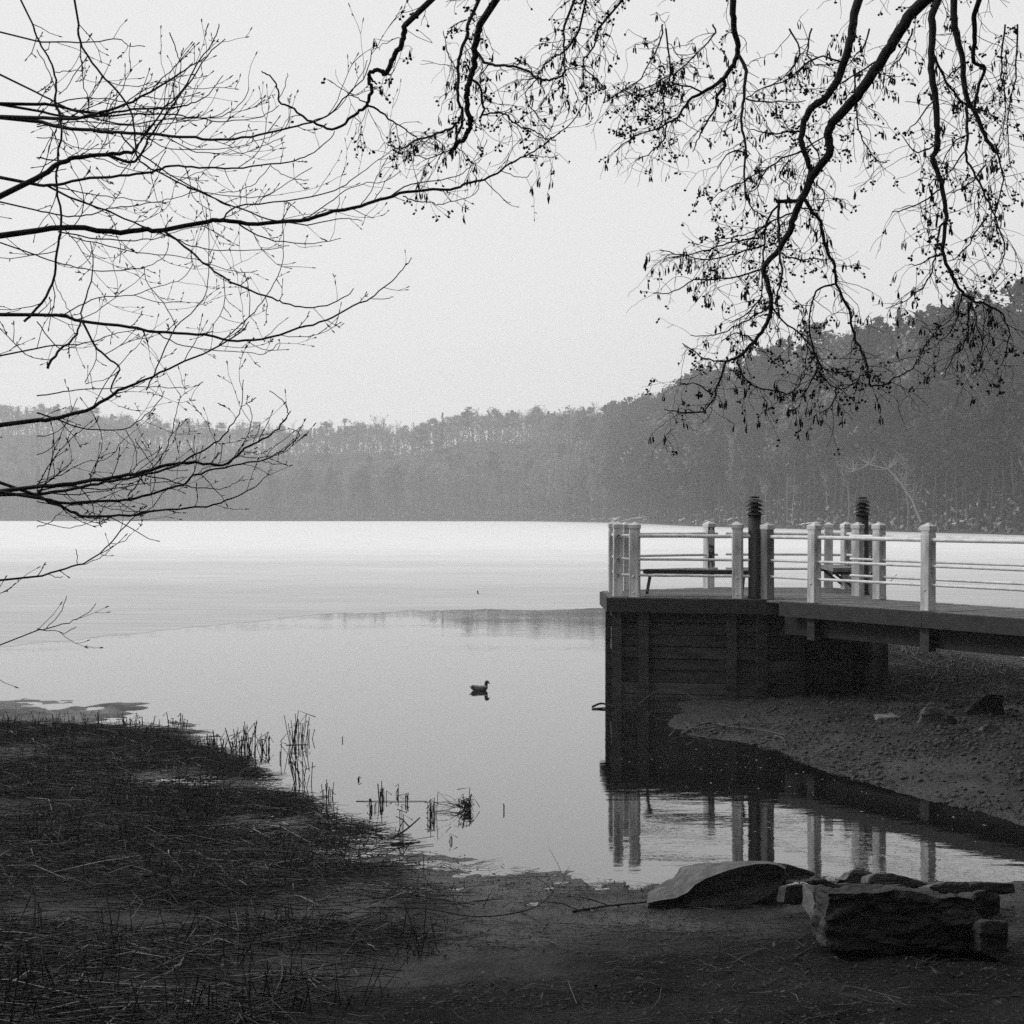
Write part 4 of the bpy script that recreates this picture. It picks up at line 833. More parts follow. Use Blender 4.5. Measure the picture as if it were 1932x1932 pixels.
al.add(q8((700, 760), (620, 790), (530, 820), (440, 790), (400, 770)), 2.4, 1, .004); al.add(q8((660, 790), (600, 740), (500, 700), (420, 650)), 2, 1, .004); al.add(q8((640, -40), (665, 90), (700, 170), (740, 230)), 1.4, 1.6, .003, d=7.6); al.add(q8((1930, 310), (1870, 350), (1800, 390), (1740, 440)), 1.6, 2.0, .003)
al.add(q8((720, 740), (790, 790), (840, 860), (900, 820)), 1.6, .9, .004)
# right side
al.add(q5((1440, -110), (1370, 0), (1310, 100), (1215, 240), (1150, 320), (1060, 420), (1040, 480), (1040, 570), (960, 680), (930, 750), (880, 850), (850, 950), (800, 1030), (730, 1120), (745, 1200), (765, 1300), (740, 1390), (680, 1480), (600, 1560), (550, 1580), (510, 1670), (480, 1760), (440, 1820)), 18, 2.2, .005, an(7.6), d=7.4, drift=.06)
al.add(q5((1165, -110), (1150, 0), (1120, 110), (1090, 200), (1040, 280), (950, 360), (920, 430), (910, 520), (940, 600), (950, 660), (930, 740)), 14, 7, .005, an(8.0), d=7.6, drift=-.03)
al.add(q5((575, -110), (590, 0), (600, 80), (570, 150), (520, 210), (430, 270), (360, 310), (310, 390), (250, 420)), 10, 2.5, .005, an(8.6), d=7.9)
al.add(q5((600, 80), (635, 150), (635, 230), (625, 330), (620, 430), (640, 540), (630, 680), (640, 780), (680, 840), (750, 890)), 6, 1.6, .005)
al.add(q5((520, 200), (540, 240), (500, 280), (490, 350), (450, 420), (410, 490), (380, 560)), 6, 1.6, .005)
al.add(q5((930, 790), (960, 850), (1000, 900), (1030, 1030), (1070, 1110), (1080, 1200), (1140, 1330), (1165, 1450), (1200, 1520), (1230, 1610), (1245, 1700)), 6, 3, .005)
al.add(q5((1080, 1200), (1000, 1220), (970, 1270), (950, 1380), (960, 1480), (1000, 1590), (1060, 1630), (1120, 1630)), 3.4, 1.6, .004)
al.add(q5((790, 800), (850, 800), (910, 790)), 6, 6); al.add(q5((800, 810), (800, 900), (800, 1030), (815, 1150), (800, 1220), (780, 1300)), 4.5, 2.5, .004); al.add(q5((800, 815), (740, 900), (730, 1000), (720, 1120), (715, 1260)), 4, 2, .004); al.add(q5((880, 830), (960, 840), (1000, 840), (1020, 770), (980, 710)), 2.6, 2, .004)
al.add(q5((1545, -110), (1545, 0), (1540, 150), (1560, 300), (1570, 430), (1570, 530), (1550, 600), (1590, 700), (1610, 820), (1615, 900), (1600, 1040), (1640, 1150), (1690, 1240), (1740, 1280), (1807, 1300), (1880, 1340)), 12, 3, .005, an(7.4), d=7.2, drift=-.04)
al.add(q5((1555, 90), (1600, 190), (1650, 270), (1720, 340), (1807, 360)), 4, 3, .004); al.add(q5((1650, -110), (1665, 0), (1690, 100), (1705, 280), (1750, 360), (1800, 480), (1850, 560)), 11, 6, .005, an(7.3), d=7.8, drift=0)
al.add(q5((1710, 340), (1720, 470), (1710, 580), (1760, 680), (1807, 780), (1860, 900)), 5, 2.5, .005); al.add(q5((1750, -110), (1750, 0), (1750, 120), (1800, 150), (1765, 260), (1745, 350)), 8, 4, .004, an(7.1), d=7.5)
al.add(q5((1610, 900), (1580, 930), (1570, 1010), (1560, 1060), (1540, 1140), (1500, 1220), (1400, 1290), (1320, 1320)), 4, 1.2, .005)
for a in [((730, 1010), (600, 1050), (460, 1080), (330, 1060), (220, 1035)), ((720, 1130), (560, 1170), (390, 1185), (290, 1240), (190, 1245)), ((700, 980), (560, 1000), (430, 1040), (300, 1070), (240, 1080)), ((880, 850), (780, 890), (700, 930), (600, 970), (490, 980)),
          ((920, 560), (830, 580), (740, 640), (640, 700), (560, 730), (470, 790)), ((900, 460), (760, 470), (660, 450)), ((760, 1310), (690, 1350), (600, 1400), (490, 1450), (370, 1450)), ((765, 1310), (840, 1400), (930, 1470), (980, 1550), (1000, 1640), (1080, 1710), (1160, 1690), (1230, 1620)),
          ((600, 1570), (620, 1640), (680, 1700), (770, 1720), (860, 1730), (920, 1650), (930, 1560), (950, 1440)), ((550, 1580), (480, 1575), (400, 1540), (330, 1490)), ((480, 1740), (400, 1690), (320, 1690)), ((440, 1820), (360, 1830), (240, 1810)), ((810, 1050), (880, 1080), (1050, 1080)),
          ((1170, 150), (1170, 330), (1190, 450), (1230, 540), (1290, 610), (1340, 600)), ((1100, 120), (980, 100), (850, 200), (700, 260), (640, 300)), ((640, 300), (760, 320), (930, 310)), ((1245, 1700), (1310, 1690), (1380, 1650), (1440, 1620), (1480, 1560), (1560, 1440), (1640, 1360), (1690, 1260)),
          ((1720, 1290), (1720, 1400), (1700, 1500), (1640, 1570), (1600, 1660)), ((1740, 1290), (1760, 1400), (1790, 1500), (1740, 1640)), ((1560, 1060), (1500, 1100), (1430, 1110)), ((1807, 880), (1760, 950), (1690, 1050), (1620, 1090)), ((1570, 520), (1480, 560), (1400, 480)), ((1590, 740), (1500, 800), (1400, 840), (1350, 850)),
          ((1310, 100), (1180, 180), (1060, 250), (960, 330)), ((1700, 560), (1640, 640), (1560, 700)), ((1560, 300), (1480, 400), (1420, 470)), ((310, 390), (220, 440), (100, 480), (0, 560)), ((250, 420), (240, 500), (180, 560), (100, 600)), ((430, 270), (300, 230), (150, 290), (30, 260)),
          ((480, -60), (480, 0), (350, 130), (270, 190), (130, 260), (20, 290)), ((235, -60), (230, 0), (150, 170), (60, 260), (0, 280)), ((250, -40), (270, 170), (240, 300), (235, 420), (240, 500)), ((850, -40), (900, 60), (860, 160), (770, 230)), ((960, -40), (940, 80), (1000, 140), (1100, 120)), ((1240, -40), (1200, 60), (1130, 140)),
          ((1450, -40), (1400, 90), (1340, 150)), ((640, 560), (560, 560), (500, 640)), ((900, 560), (1000, 500), (1060, 460)), ((930, 480), (1000, 590), (960, 680)), ((740, 640), (700, 720), (640, 760)), ((850, 600), (800, 680), (850, 720)), ((760, 900), (690, 960), (620, 1080)), ((720, 1260), (640, 1350), (560, 1390)), ((1720, 120), (1640, 180), (1560, 240)), ((1807, 620), (1720, 720), (1640, 760)), ((1740, 470), (1660, 500), (1580, 640)), ((1900, -60), (1880, 150), (1900, 350), (1870, 520)), ((1960, -60), (1950, 200), (1910, 420), (1930, 640)), ((1860, 560), (1890, 700), (1850, 860), (1880, 1000)), ((1880, 1340), (1920, 1450), (1880, 1600)), ((1860, 900), (1900, 1050), (1840, 1180)), ((1690, 1250), (1650, 1400), (1570, 1500)), ((1000, 1590), (940, 1700), (880, 1780)), ((1080, 1710), (1060, 1790), (1000, 1830)), ((680, 1480), (600, 1440), (520, 1480))]:
    al.add(q5(*a), 3.0, 1.4, .006)
rda = random.Random(9)
def catkin_bunch(p):
    for k in range(rda.randint(2, 4)):
        a = p+Vector((rda.uniform(-.012, .012), rda.uniform(-.012, .012), -rda.uniform(.008, .02))); al.twigs.tube([p, a], [.0013, .0013], 3, False)
        ln = rda.uniform(.014, .024); ax = Vector((rda.uniform(-.25, .25), rda.uniform(-.25, .25), -1)).normalized(); al.catkins.blob(a+ax*ln, rda.uniform(.0036, .0048), ln, 5, 4, ax)
def cone_bunch(p):
    for k in range(rda.randint(1, 4)):
        a = p+Vector((rda.uniform(-.02, .02), rda.uniform(-.02, .02), rda.uniform(-.03, .008))); al.twigs.tube([p, a], [.0013, .0013], 3, False)
        al.cones.blob(a, rda.uniform(.0054, .0074), rda.uniform(.0072, .0098), 5, 4, (rda.uniform(-1, 1), rda.uniform(-1, 1), rda.uniform(-1, 1)))
def twig_a(p, dr, ln, r, lev):
    seg = max(4, int(ln/.03)); pts_ = [p.copy()]; step = ln/seg
    for k in range(seg):
        dr = (dr+Vector((rda.uniform(-.42, .42), rda.uniform(-.42, .42), rda.uniform(-.36, .24)))).normalized(); p = p+dr*step; pts_.append(p.copy())
        if lev > 0 and rda.random() < .30:
            d2 = (dr*.6+Vector((rda.uniform(-1, 1), rda.uniform(-.8, .8), rda.uniform(-1, .35)))).normalized(); twig_a(p, d2, ln*rda.uniform(.25, .55), r*.75, lev-1)
        if lev == 0 and rda.random() < .03: cone_bunch(p)
    r = max(r, .0014); al.twigs.tube(pts_, [r*(1-.3*k/seg) for k in range(seg+1)], 4, False)
    q = rda.random()
    cl = math.sin(p.x*7.3+p.z*5.1)+math.sin(p.z*9.7-p.y*4.0)            # cones come in uneven clusters
    if q < (.50 if cl > .3 else .14): cone_bunch(p)
    elif q < .62 and cl < .6: catkin_bunch(p) if rda.random() < .45 else None
def alder_twigs(P, R):
    acc = 0; nxt = .05
    for i in range(1, len(P)):
        acc += (P[i]-P[i-1]).length
        if not inframe(P[i], 150): acc = 0; continue
        while acc > nxt:
            acc -= nxt; thick = R[i] > .012; nxt = rda.uniform(.016, .048)*(1.8 if thick else 1.0)
            if CX+P[i].x/P[i].y*F < 735 and rda.random() < .8: continue
            t = (P[i]-P[i-1]).normalized(); b = P[i].lerp(P[i-1], rda.random())
            dr = (t*rda.uniform(.0, .8)+Vector((rda.uniform(-1, 1), rda.uniform(-.9, .9), rda.uniform(-.9, .5)))).normalized()
            twig_a(b, dr, rda.uniform(.06, .30), min(R[i]*.5, .0022), 1)
for P, R in list(al.limbs): alder_twigs(P, R)
m_ = MB(); zt = [AT.z-.2, 1.5, 3.5, 5.5, 7.5, 9.2, 10.6, 12.5]; m_.tube([(AT.x-.08*math.sin(z*.6), AT.y+.06*math.cos(z*.8)-.06, z) for z in zt], [.34, .26, .235, .21, .18, .15, .11, .03], 14); o = m_.build('trunk', M['bark'], al.root, True); o.location = -AT
al.finish(M['bark'])

# ------------------------------------------------------------------ reeds, litter, small things
def stalks(n, sampler, lo, hi, zlo, zhi, rlo, rhi, yaw_sd, name, label, tones, lift=.05, pieces=3):
    x, y = sampler(n); n = len(x); a = np.where(rng.random(n) < .22, rng.random(n)*6.28, rng.normal(0, yaw_sd, n)+rng.choice([0, math.pi], n)); ln = lo+(hi-lo)*rng.random(n)**1.8; bend = rng.normal(0, .22, n)
    T = np.linspace(-.5, .5, pieces); Pn = np.zeros((n, pieces, 3))
    for k, t in enumerate(T):
        aa = a+bend*t*2; Pn[:, k, 0] = x+np.cos(aa)*ln*t; Pn[:, k, 1] = y+np.sin(aa)*ln*t
    zz = hfun(Pn[:, :, 0].ravel(), Pn[:, :, 1].ravel(), False).reshape(n, pieces); zz = np.maximum(zz, 0.002)
    base_ = zz.max(1); l0 = zlo+(zhi-zlo)*rng.random(n)**2
    for k in range(pieces): Pn[:, k, 2] = .5*zz[:, k]+.5*base_+l0+lift*rng.random(n)**3*(1 if k != pieces//2 else 1.5)
    r = rlo+(rhi-rlo)*rng.random(n)**2; dirx = np.stack([np.cos(a), np.sin(a), 0*a], 1); u = np.stack([-np.sin(a), np.cos(a), 0*a], 1); w = np.array([0, 0, 1.0])
    V = np.zeros((n, pieces, 3, 3))
    for k in range(pieces):
        for j in range(3):
            an_ = 2.094*j+.5; V[:, k, j] = Pn[:, k]+(u*math.cos(an_)+w*math.sin(an_))*r[:, None]*(1 if k < pieces-1 else .6)
    idx = np.arange(n)[:, None]*(pieces*3); Q = []
    for k in range(pieces-1):
        for j in range(3): Q.append(np.stack([idx[:, 0]+k*3+j, idx[:, 0]+k*3+(j+1) % 3, idx[:, 0]+(k+1)*3+(j+1) % 3, idx[:, 0]+(k+1)*3+j], 1))
    tone = np.repeat(rng.choice(tones[0], n, p=tones[1])*rng.uniform(.7, 1.3, n), pieces*3)
    return tag(link(name, np_mesh(name, V.reshape(-1, 3), np.concatenate(Q), tone), None, M['mud_litter']), label, 'litter', kind='stuff')
def in_poly(poly, x0, x1, y0, y1, edge=.3):
    def f(n):
        xs, ys = [], []; got = 0
        while got < n:
            x = rng.uniform(x0, x1, n); y = rng.uniform(y0, y1, n); s_ = sdf(x, y, poly); cl = fbm(x*.8, y*1.6, 3, 77)
            ok = (s_ > -edge*rng.random(n)) & (rng.random(n) < np.clip(.6+1.5*cl, .10, 1)); xs.append(x[ok]); ys.append(y[ok]); got += int(ok.sum())
        return np.concatenate(xs)[:n], np.concatenate(ys)[:n]
    return f
TON = ([.01, .022, .05, .13, .30], [.36, .28, .18, .11, .07])
stalks(28000, in_poly(REED, -9.5, 2.5, 4.5, 21, -.55), .12, 1.1, .0, .03, .0016, .0052, .34, 'reed_litter', 'matted dead reed stalks flattened over the dark bank on the left', TON, .06)
stalks(1500, in_poly([G(*p) for p in [(300, 1400), (400, 1412), (470, 1450), (590, 1530), (740, 1575), (780, 1610), (600, 1560), (420, 1470)]], -6, 0, 10, 20, .05), .15, .7, .0, .03, .0015, .0036, .35, 'floating_reed_litter', 'broken reed stalks lying half in the water at the left shoreline', ([.012, .03, .07], [.5, .35, .15]), .06)
stalks(5200, in_poly(NEAR[1:41]+[(12, 14), (12, 4), (-9, 4)], -4, 8, 5.5, 12.5, .0), .05, .5, .0, .01, .0010, .0028, .5, 'fallen_twigs', 'small twigs and straw scattered over the dark sandy foreground', ([.02, .04, .1, .18], [.35, .35, .2, .1]), .02)
marsh = [G(*p) for p in [(1640, 1330), (1640, 1226), (1700, 1229), (1790, 1246), (1860, 1266), (2100, 1285), (2100, 1340)]]
stalks(3800, in_poly(marsh, 6, 16, 21, 32, .5), .3, 1.4, .0, .06, .002, .005, .4, 'marsh_litter', 'flattened pale and dark reeds on the marsh beyond the walkway', ([.03, .07, .16, .32], [.3, .3, .22, .18]), .15)
def stubble(n, sampler, hlo, hhi, name, label, r0=.0035):
    x, y = sampler(n); z = np.maximum(hfun(x, y, False), 0)-.02; h = hlo+(hhi-hlo)*rng.random(n)**2.2; lx = rng.normal(0, .34, n)*h; ly = rng.normal(0, .25, n)*h; V = np.zeros((n, 2, 3, 3)); r = r0*(.6+.8*rng.random(n))
    for j in range(3):
        o_ = np.stack([r*math.cos(2.094*j), r*math.sin(2.094*j), 0*r], 1); V[:, 0, j] = np.stack([x, y, z], 1)+o_; V[:, 1, j] = np.stack([x+lx, y+ly, z+h], 1)+o_*.8
    i0 = np.arange(n)*6; Q = np.concatenate([np.stack([i0+j, i0+(j+1) % 3, i0+3+(j+1) % 3, i0+3+j], 1) for j in range(3)])
    return tag(link(name, np_mesh(name, V.reshape(-1, 3), Q), None, M['reed']), label, 'reeds', kind='stuff')
stubble(3200, in_poly(REED, -9.5, 2, 7, 21, .3), .03, .17, 'reed_stubble', 'short dark standing reed stubs across the left bank')
def clustered(n):
    x, y = in_poly(REED, -9.5, 2, 7, 21, -.2)(n//14); k = rng.integers(0, len(x), n); return x[k]+rng.normal(0, .09, n), y[k]+rng.normal(0, .07, n)
stubble(3600, clustered, .06, .34, 'reed_tufts', 'ragged dark tufts of snapped reeds dotted over the left bank', .004)
stubble(900, in_poly(marsh, 6, 16, 21, 32, .3), .05, .35, 'marsh_stubble', 'dark standing reed stubs on the marsh beyond the walkway')
# pebbles and clods on the sand and the mud
def clods(n, poly, box, lo, hi, name, label, mat):
    x, y = in_poly(poly, *box, 0)(n); z = hfun(x, y); r = lo+(hi-lo)*rng.random(n)**3
    base_v = np.array([(1, 0, 0), (-1, 0, 0), (0, 1, 0), (0, -1, 0), (0, 0, .7), (0, 0, -.5)]); Qf = np.array([(0, 2, 4), (2, 1, 4), (1, 3, 4), (3, 0, 4), (2, 0, 5), (1, 2, 5), (3, 1, 5), (0, 3, 5)])
    J = 1+.5*(rng.random((n, 6, 3))-.5); V = base_v[None]*J*r[:, None, None]; th = rng.random(n)*6.28; c, s_ = np.cos(th), np.sin(th)
    X = V[:, :, 0]*c[:, None]-V[:, :, 1]*s_[:, None]; Y = V[:, :, 0]*s_[:, None]+V[:, :, 1]*c[:, None]; V[:, :, 0] = X; V[:, :, 1] = Y; V += np.stack([x, y, z], 1)[:, None]
    Q = (Qf[None]+(np.arange(n)*6)[:, None, None]).reshape(-1, 3); return tag(link(name, np_mesh(name, V.reshape(-1, 3), Q), None, mat), label, 'pebbles', kind='stuff')
M['fleck'] = mk('pale_fleck', .2, .5, 20, .7)
M['clod'] = mk('mud_clod', .02, .055, 6, .75)
clods(9000, MUD[:10]+[(11, 18), (11, 24), (6.4, 24)], (2.5, 11, 14, 25), .012, .05, 'mud_clods', 'pebbly lumps covering the mud bank under the pier', M['clod'])
clods(6000, NEAR[23:41]+[(9, 12), (9, 4.5), (-3, 4.5)], (-3, 9, 5, 12.5), .003, .014, 'pebbles', 'fine pebbles and grit on the dark sand in the foreground', M['clod'])

def leaf_litter(n, sampler, lo, hi, name, label, tones):
    x, y = sampler(n); z = np.maximum(hfun(x, y), 0)+.006; r = lo+(hi-lo)*rng.random(n)**2; a = rng.random(n)*6.283; t1 = rng.normal(0, .45, n); t2 = rng.normal(0, .35, n); V = np.zeros((n, 4, 3)); c, s_ = np.cos(a), np.sin(a)
    for j, (u_, v_) in enumerate(((-1, 0), (0, -.45), (1, 0), (.1, .45))):
        V[:, j, 0] = x+r*(u_*c-v_*s_); V[:, j, 1] = y+r*(u_*s_+v_*c); V[:, j, 2] = z+r*(.3+u_*t1+v_*t2)*.8
    tone = np.repeat(rng.choice(tones[0], n, p=tones[1]), 4); return tag(link(name, np_mesh(name, V.reshape(-1, 3), np.arange(4*n).reshape(-1, 4), tone), None, M['mud_litter']), label, 'litter', kind='stuff')
LAND = NEAR[1:41]+[(12, 14), (12, 3), (-9.5, 3)]
leaf_litter(30000, in_poly(LAND, -9.5, 9, 4.5, 20, 0), .006, .026, 'leaf_litter', 'rotting leaf fragments and crumbs of peat covering the near bank', ([.008, .018, .04, .09], [.42, .34, .18, .06]))
leaf_litter(9000, in_poly(MUD[:10]+[(11, 18), (11, 24), (6.4, 24)], 2.5, 11, 14, 25, 0), .008, .04, 'mud_litter', 'dark flakes and crumbs on the mud bank under the pier', ([.008, .02, .05], [.5, .35, .15]))
fpoly = [G(*p) for p in [(1160, 1400), (1290, 1400), (1460, 1432), (1640, 1490), (1860, 1548), (1860, 1640), (1400, 1620), (1250, 1540), (1160, 1500)]]
n = 210; fx_, fy_ = in_poly(fpoly, .5, 8, 11, 20, 0)(n); r = .004+.016*rng.random(n)**3; a = rng.random(n)*3.14; V = np.zeros((n, 4, 3))
for j, (u_, v_) in enumerate(((-1.4, 0), (0, -.6), (1.4, 0), (0, .6))): V[:, j, 0] = fx_+r*(u_*np.cos(a)-v_*np.sin(a)); V[:, j, 1] = fy_+r*(u_*np.sin(a)+v_*np.cos(a)); V[:, j, 2] = .003+.004*rng.random(n)
tag(link('floating_flecks', np_mesh('floating_flecks', V.reshape(-1, 3), np.arange(4*n).reshape(-1, 4)), None, M['fleck']), 'pale flecks of leaf and foam drifting on the dark water by the pier', 'flecks', kind='stuff')
def reed_clump(px, py, hpx, nst, spread, label, seed, mess=.3, tall_bend=.5):
    rd = random.Random(seed); x, y = G(px, py); e = empty('reed_clump', (x, y, 0)); tag(e, label, 'reeds', 'broken reeds standing in the shallow water')
    sc_ = y/F
    for k in range(int(nst*1.6)):
        bx = rd.uniform(-spread, spread)*sc_; by = rd.uniform(-1, 1)*.25*min(1, spread/15); h = hpx*sc_*rd.uniform(.35, 1.05); ln = rd.uniform(-mess, mess)*1.7; m_ = MB()
        p0 = Vector((bx, by, -.15)); p1 = Vector((bx+ln*h*.5, by+rd.uniform(-.1, .1)*h, h*(1 if rd.random() > tall_bend else rd.uniform(.5, .9)))); pts_ = [p0, p1]
        if rd.random() < tall_bend:                          # snapped over
            a = rd.choice([-1, 1])*rd.uniform(.2, .9); ll = h*rd.uniform(.3, .9); pts_.append(p1+Vector((a*ll, rd.uniform(-.2, .2)*ll, -rd.uniform(.1, .9)*ll)))
        r = rd.uniform(.0034, .0052)*max(1, y/13); m_.tube(pts_, r, 4); m_.build('stem', M['reed'], e)
reed_clump(564, 1399, 56, 15, 16, 'isolated tangle of broken reeds farthest out in the water', 1, .35, .5)
reed_clump(402, 1414, 38, 14, 14, 'low reed tuft at the tip of the left bank', 2, .5, .6)
reed_clump(462, 1416, 58, 22, 26, 'widest messy reed clump beside the tip of the left bank', 3, .55, .55)
reed_clump(503, 1415, 44, 7, 8, 'right-hand pair of bent reeds next to the widest clump', 4, .3, .7)
reed_clump(528, 1432, 34, 2, 3, 'two thin upright reeds between the widest clump and the far tangle', 5, .05, .1)
reed_clump(568, 1482, 62, 9, 14, 'leaning crossed reeds by the middle of the left shoreline', 6, .6, .25)
reed_clump(620, 1506, 46, 7, 8, 'upright reeds with a dark knot at the shoreline', 7, .2, .4)
reed_clump(678, 1472, 13, 3, 2, 'single short snapped reed standing alone in open water', 8, .1, .8)
reed_clump(720, 1511, 48, 9, 6, 'tight upright reed bundle right of the shoreline point', 9, .2, .35)
reed_clump(702, 1526, 27, 5, 9, 'low folded reeds touching the shoreline point', 10, .3, .8)
reed_clump(751, 1500, 22, 3, 2, 'slim bent reed pair above the long floating stalk', 11, .15, .6)
reed_clump(768, 1513, 30, 4, 4, 'hairpin-bent reeds on the long floating stalk', 12, .15, .9)
reed_clump(816, 1541, 44, 9, 8, 'tall dark bundle of folded reeds standing clear of the shore', 13, .2, .7)
reed_clump(884, 1529, 46, 8, 10, 'folded reeds around the round tangle', 14, .45, .7)
reed_clump(950, 1529, 19, 2, 1, 'lone reed stem at the right of all the reeds', 15, .08, .1)
reed_clump(853, 1588, 28, 3, 2, 'short double reed stem nearest the sandy edge', 16, .12, .8)
reed_clump(758, 1577, 57, 3, 3, 'single straight reed stake at the shoreline point', 17, .03, .1)
reed_clump(647, 1397, 9, 2, 1, 'tiny lone stalk right of the far reed tangle', 18, .1, .2)
reed_clump(330, 1372, 34, 7, 18, 'thin bent reeds on the upper edge of the left bank', 19, .4, .6)
reed_clump(260, 1370, 24, 8, 26, 'curled dark reed ends on the left bank crest', 20, .6, .8)
x, y = G(878, 1528); e = empty('root_tangle', (x, y, 0)); tag(e, 'round knot of roots floating among the folded reeds', 'roots'); rd = random.Random(3)
m_ = MB()
for k in range(16):
    c = Vector((rd.uniform(-.04, .04), rd.uniform(-.04, .04), .05)); r = rd.uniform(.03, .075); ax = Vector((rd.uniform(-1, 1), rd.uniform(-1, 1), rd.uniform(-1, 1))).normalized(); u = ax.orthogonal().normalized(); w = ax.cross(u)
    m_.tube([c+(u*math.cos(t_*.6)+w*math.sin(t_*.6))*r for t_ in range(10)], .0035, 4)
m_.build('knot', M['reed'], e)
for k in range(12):
    p = Vector((-.03, 0, .03)); pts_ = [p]; dr = Vector((-1, rd.uniform(-.3, .3), rd.uniform(-.2, .7))).normalized()
    for j in range(7): p = p+dr*.05; p.z = max(p.z, .004); dr = (dr+Vector((rd.uniform(-.4, .2), rd.uniform(-.3, .3), rd.uniform(-.6, .5)))).normalized(); pts_.append(p.copy())
    m_ = MB(); m_.tube(pts_, [.003-.0003*j for j in range(8)], 4); m_.build('root', M['reed'], e)
def stick(name, label, P, r0, r1, mat='twig', cat='stick', branches=0, seed=0, group=None):
    P = catmull([Vector(p) for p in P], 4); rd = random.Random(seed); o_ = P[0].copy(); m_ = MB(); n = len(P); m_.tube(P, [r0+(r1-r0)*i/(n-1) for i in range(n)], 6)
    for k in range(branches):
        b = P[rd.randint(1, n-1)]; dr = Vector((rd.uniform(-1, 1), rd.uniform(-.5, .5), rd.uniform(0, 1))).normalized()*rd.uniform(.1, .35); m_.tube([b, b+dr*.5+Vector((0, 0, .02)), b+dr], [r1, r1*.8, r1*.5], 4)
    return tag(m_.build(name, M[mat], loc=tuple(o_)), label, cat, group)
def gp(px, py, dz=.01): return GI(px, py, dz)
stick('floating_stalk', 'long thin reed stalk floating flat beside the tight bundle', [(*G(672, 1512), .004), (*G(740, 1512.5), .006), (*G(806, 1512), .004)], .004, .003, 'reed')
stick('floating_stalk', 'short reed stalk floating left of the far tangle', [(*G(540, 1406), .004), (*G(580, 1405), .006)], .005, .004, 'reed')
stick('driftwood_branch', 'forked dark branch poking out of the water left of the pier base', [(*G(1118, 1336), .02), (*G(1135, 1333), .05), (*G(1160, 1335), .01)], .02, .012, 'twig', 'branch', 0, 4)
stick('driftwood_branch', 'lower prong of dark stick poking out left of the pier base', [(*G(1120, 1337), .0), (*G(1140, 1338), .02), (*G(1158, 1336), .01)], .014, .010, 'twig', 'branch', 0, 4)
stick('driftwood_branch', 'thin arched bare branch leaning against the boarded pier base', [W(1205, 1328, 22.6), W(1240, 1303, 22.5), W(1275, 1303, 22.4), W(1330, 1322, 22.2), W(1390, 1333, 22.0)], .006, .004, 'drift', 'branch', 3, 5)
stick('driftwood_branch', 'long grey driftwood branch lying along the mud edge', [gp(1285, 1386), gp(1330, 1372, .06), gp(1380, 1377, .04), gp(1440, 1385, .05), gp(1482, 1396, .05)], .022, .010, 'drift', 'branch', 6, 6)
stick('driftwood_branch', 'thin pale driftwood twig above the long grey branch', [gp(1300, 1380, .05), gp(1345, 1383, .08), gp(1400, 1376, .07), gp(1470, 1372, .04)], .010, .006, 'drift', 'branch', 4, 7)
stick('driftwood_branch', 'curled twig at the left end of the driftwood pile', [gp(1262, 1392), gp(1285, 1378, .1), gp(1296, 1384, .14), gp(1310, 1392, .03)], .007, .004, 'drift', 'branch', 4, 8)
stick('driftwood_branch', 'forked pale twig end at the right of the driftwood pile', [gp(1462, 1393, .04), gp(1478, 1403, .06), gp(1482, 1412, .02)], .010, .006, 'drift', 'branch', 2, 9)
stick('fallen_branch', 'thin branch lying diagonally at the lower right corner', [gp(1735, 1822), gp(1790, 1800, .03), gp(1850, 1780, .03), gp(1890, 1768, .02)], .006, .004, 'drift', 'branch', 1, 10)
stick('fallen_branch', 'thin pale sticks lying left of the largest block', [gp(1498, 1812), gp(1530, 1797, .02), gp(1562, 1785, .02)], .006, .004, 'drift', 'branch', 1, 11)
stick('fallen_branch', 'long curved branch on the straw left of centre', [gp(690, 1716), gp(800, 1722, .03), gp(900, 1738, .03), gp(1000, 1728, .04), gp(1045, 1700, .06)], .007, .004, 'twig', 'branch', 1, 12)
stick('fallen_branch', 'pale forked twig standing on the mud below the reeds', [gp(1035, 1718), gp(1062, 1688, .1), gp(1090, 1720, .01)], .004, .003, 'drift', 'branch', 2, 13)
stick('fallen_branch', 'thick dark snag end at the shoreline point', [(*G(738, 1588), .03), (*G(765, 1580), .07), (*G(792, 1566), .12)], .012, .007, 'twig', 'branch', 2, 14)
stick('fallen_branch', 'dark stick running left from the foot of the curved slab', [gp(1080, 1722), gp(1150, 1716, .02), gp(1235, 1707, .02)], .010, .006, 'twig', 'branch', 2, 15)
stick('ice_stick', 'tiny dark stick frozen upright in the ice', [(*G(902, 1121), 0), (G(902, 1121)[0]-.02, G(902, 1121)[1], .14)], .03, .02, 'twig', 'stick')
stick('ice_twig', 'bent twig frozen in the ice seen through the right railing', [(*G(1672, 1104), .02), (G(1680, 1102)[0], G(1680, 1102)[1], .12), (G(1692, 1096)[0], G(1692, 1096)[1], .3)], .02, .012, 'twig', 'stick')
def debris(px, py, r, label):
    x, y = G(px, py); m_ = MB(); m_.blob((0, 0, .01), r, r*.35, 8, 5, (.2, .1, 1)); m_.tube([(r*.8, 0, .01), (r*1.9, 0, .06)], [.012, .004], 5); tag(m_.build('floating_debris', M['twig'], loc=(x, y, 0)), label, 'debris', 'specks floating on the open water')
debris(347, 1219, .045, 'small dark clump floating on the open water at left'); debris(393, 1216.5, .022, 'tiny speck floating just right of the small dark clump')
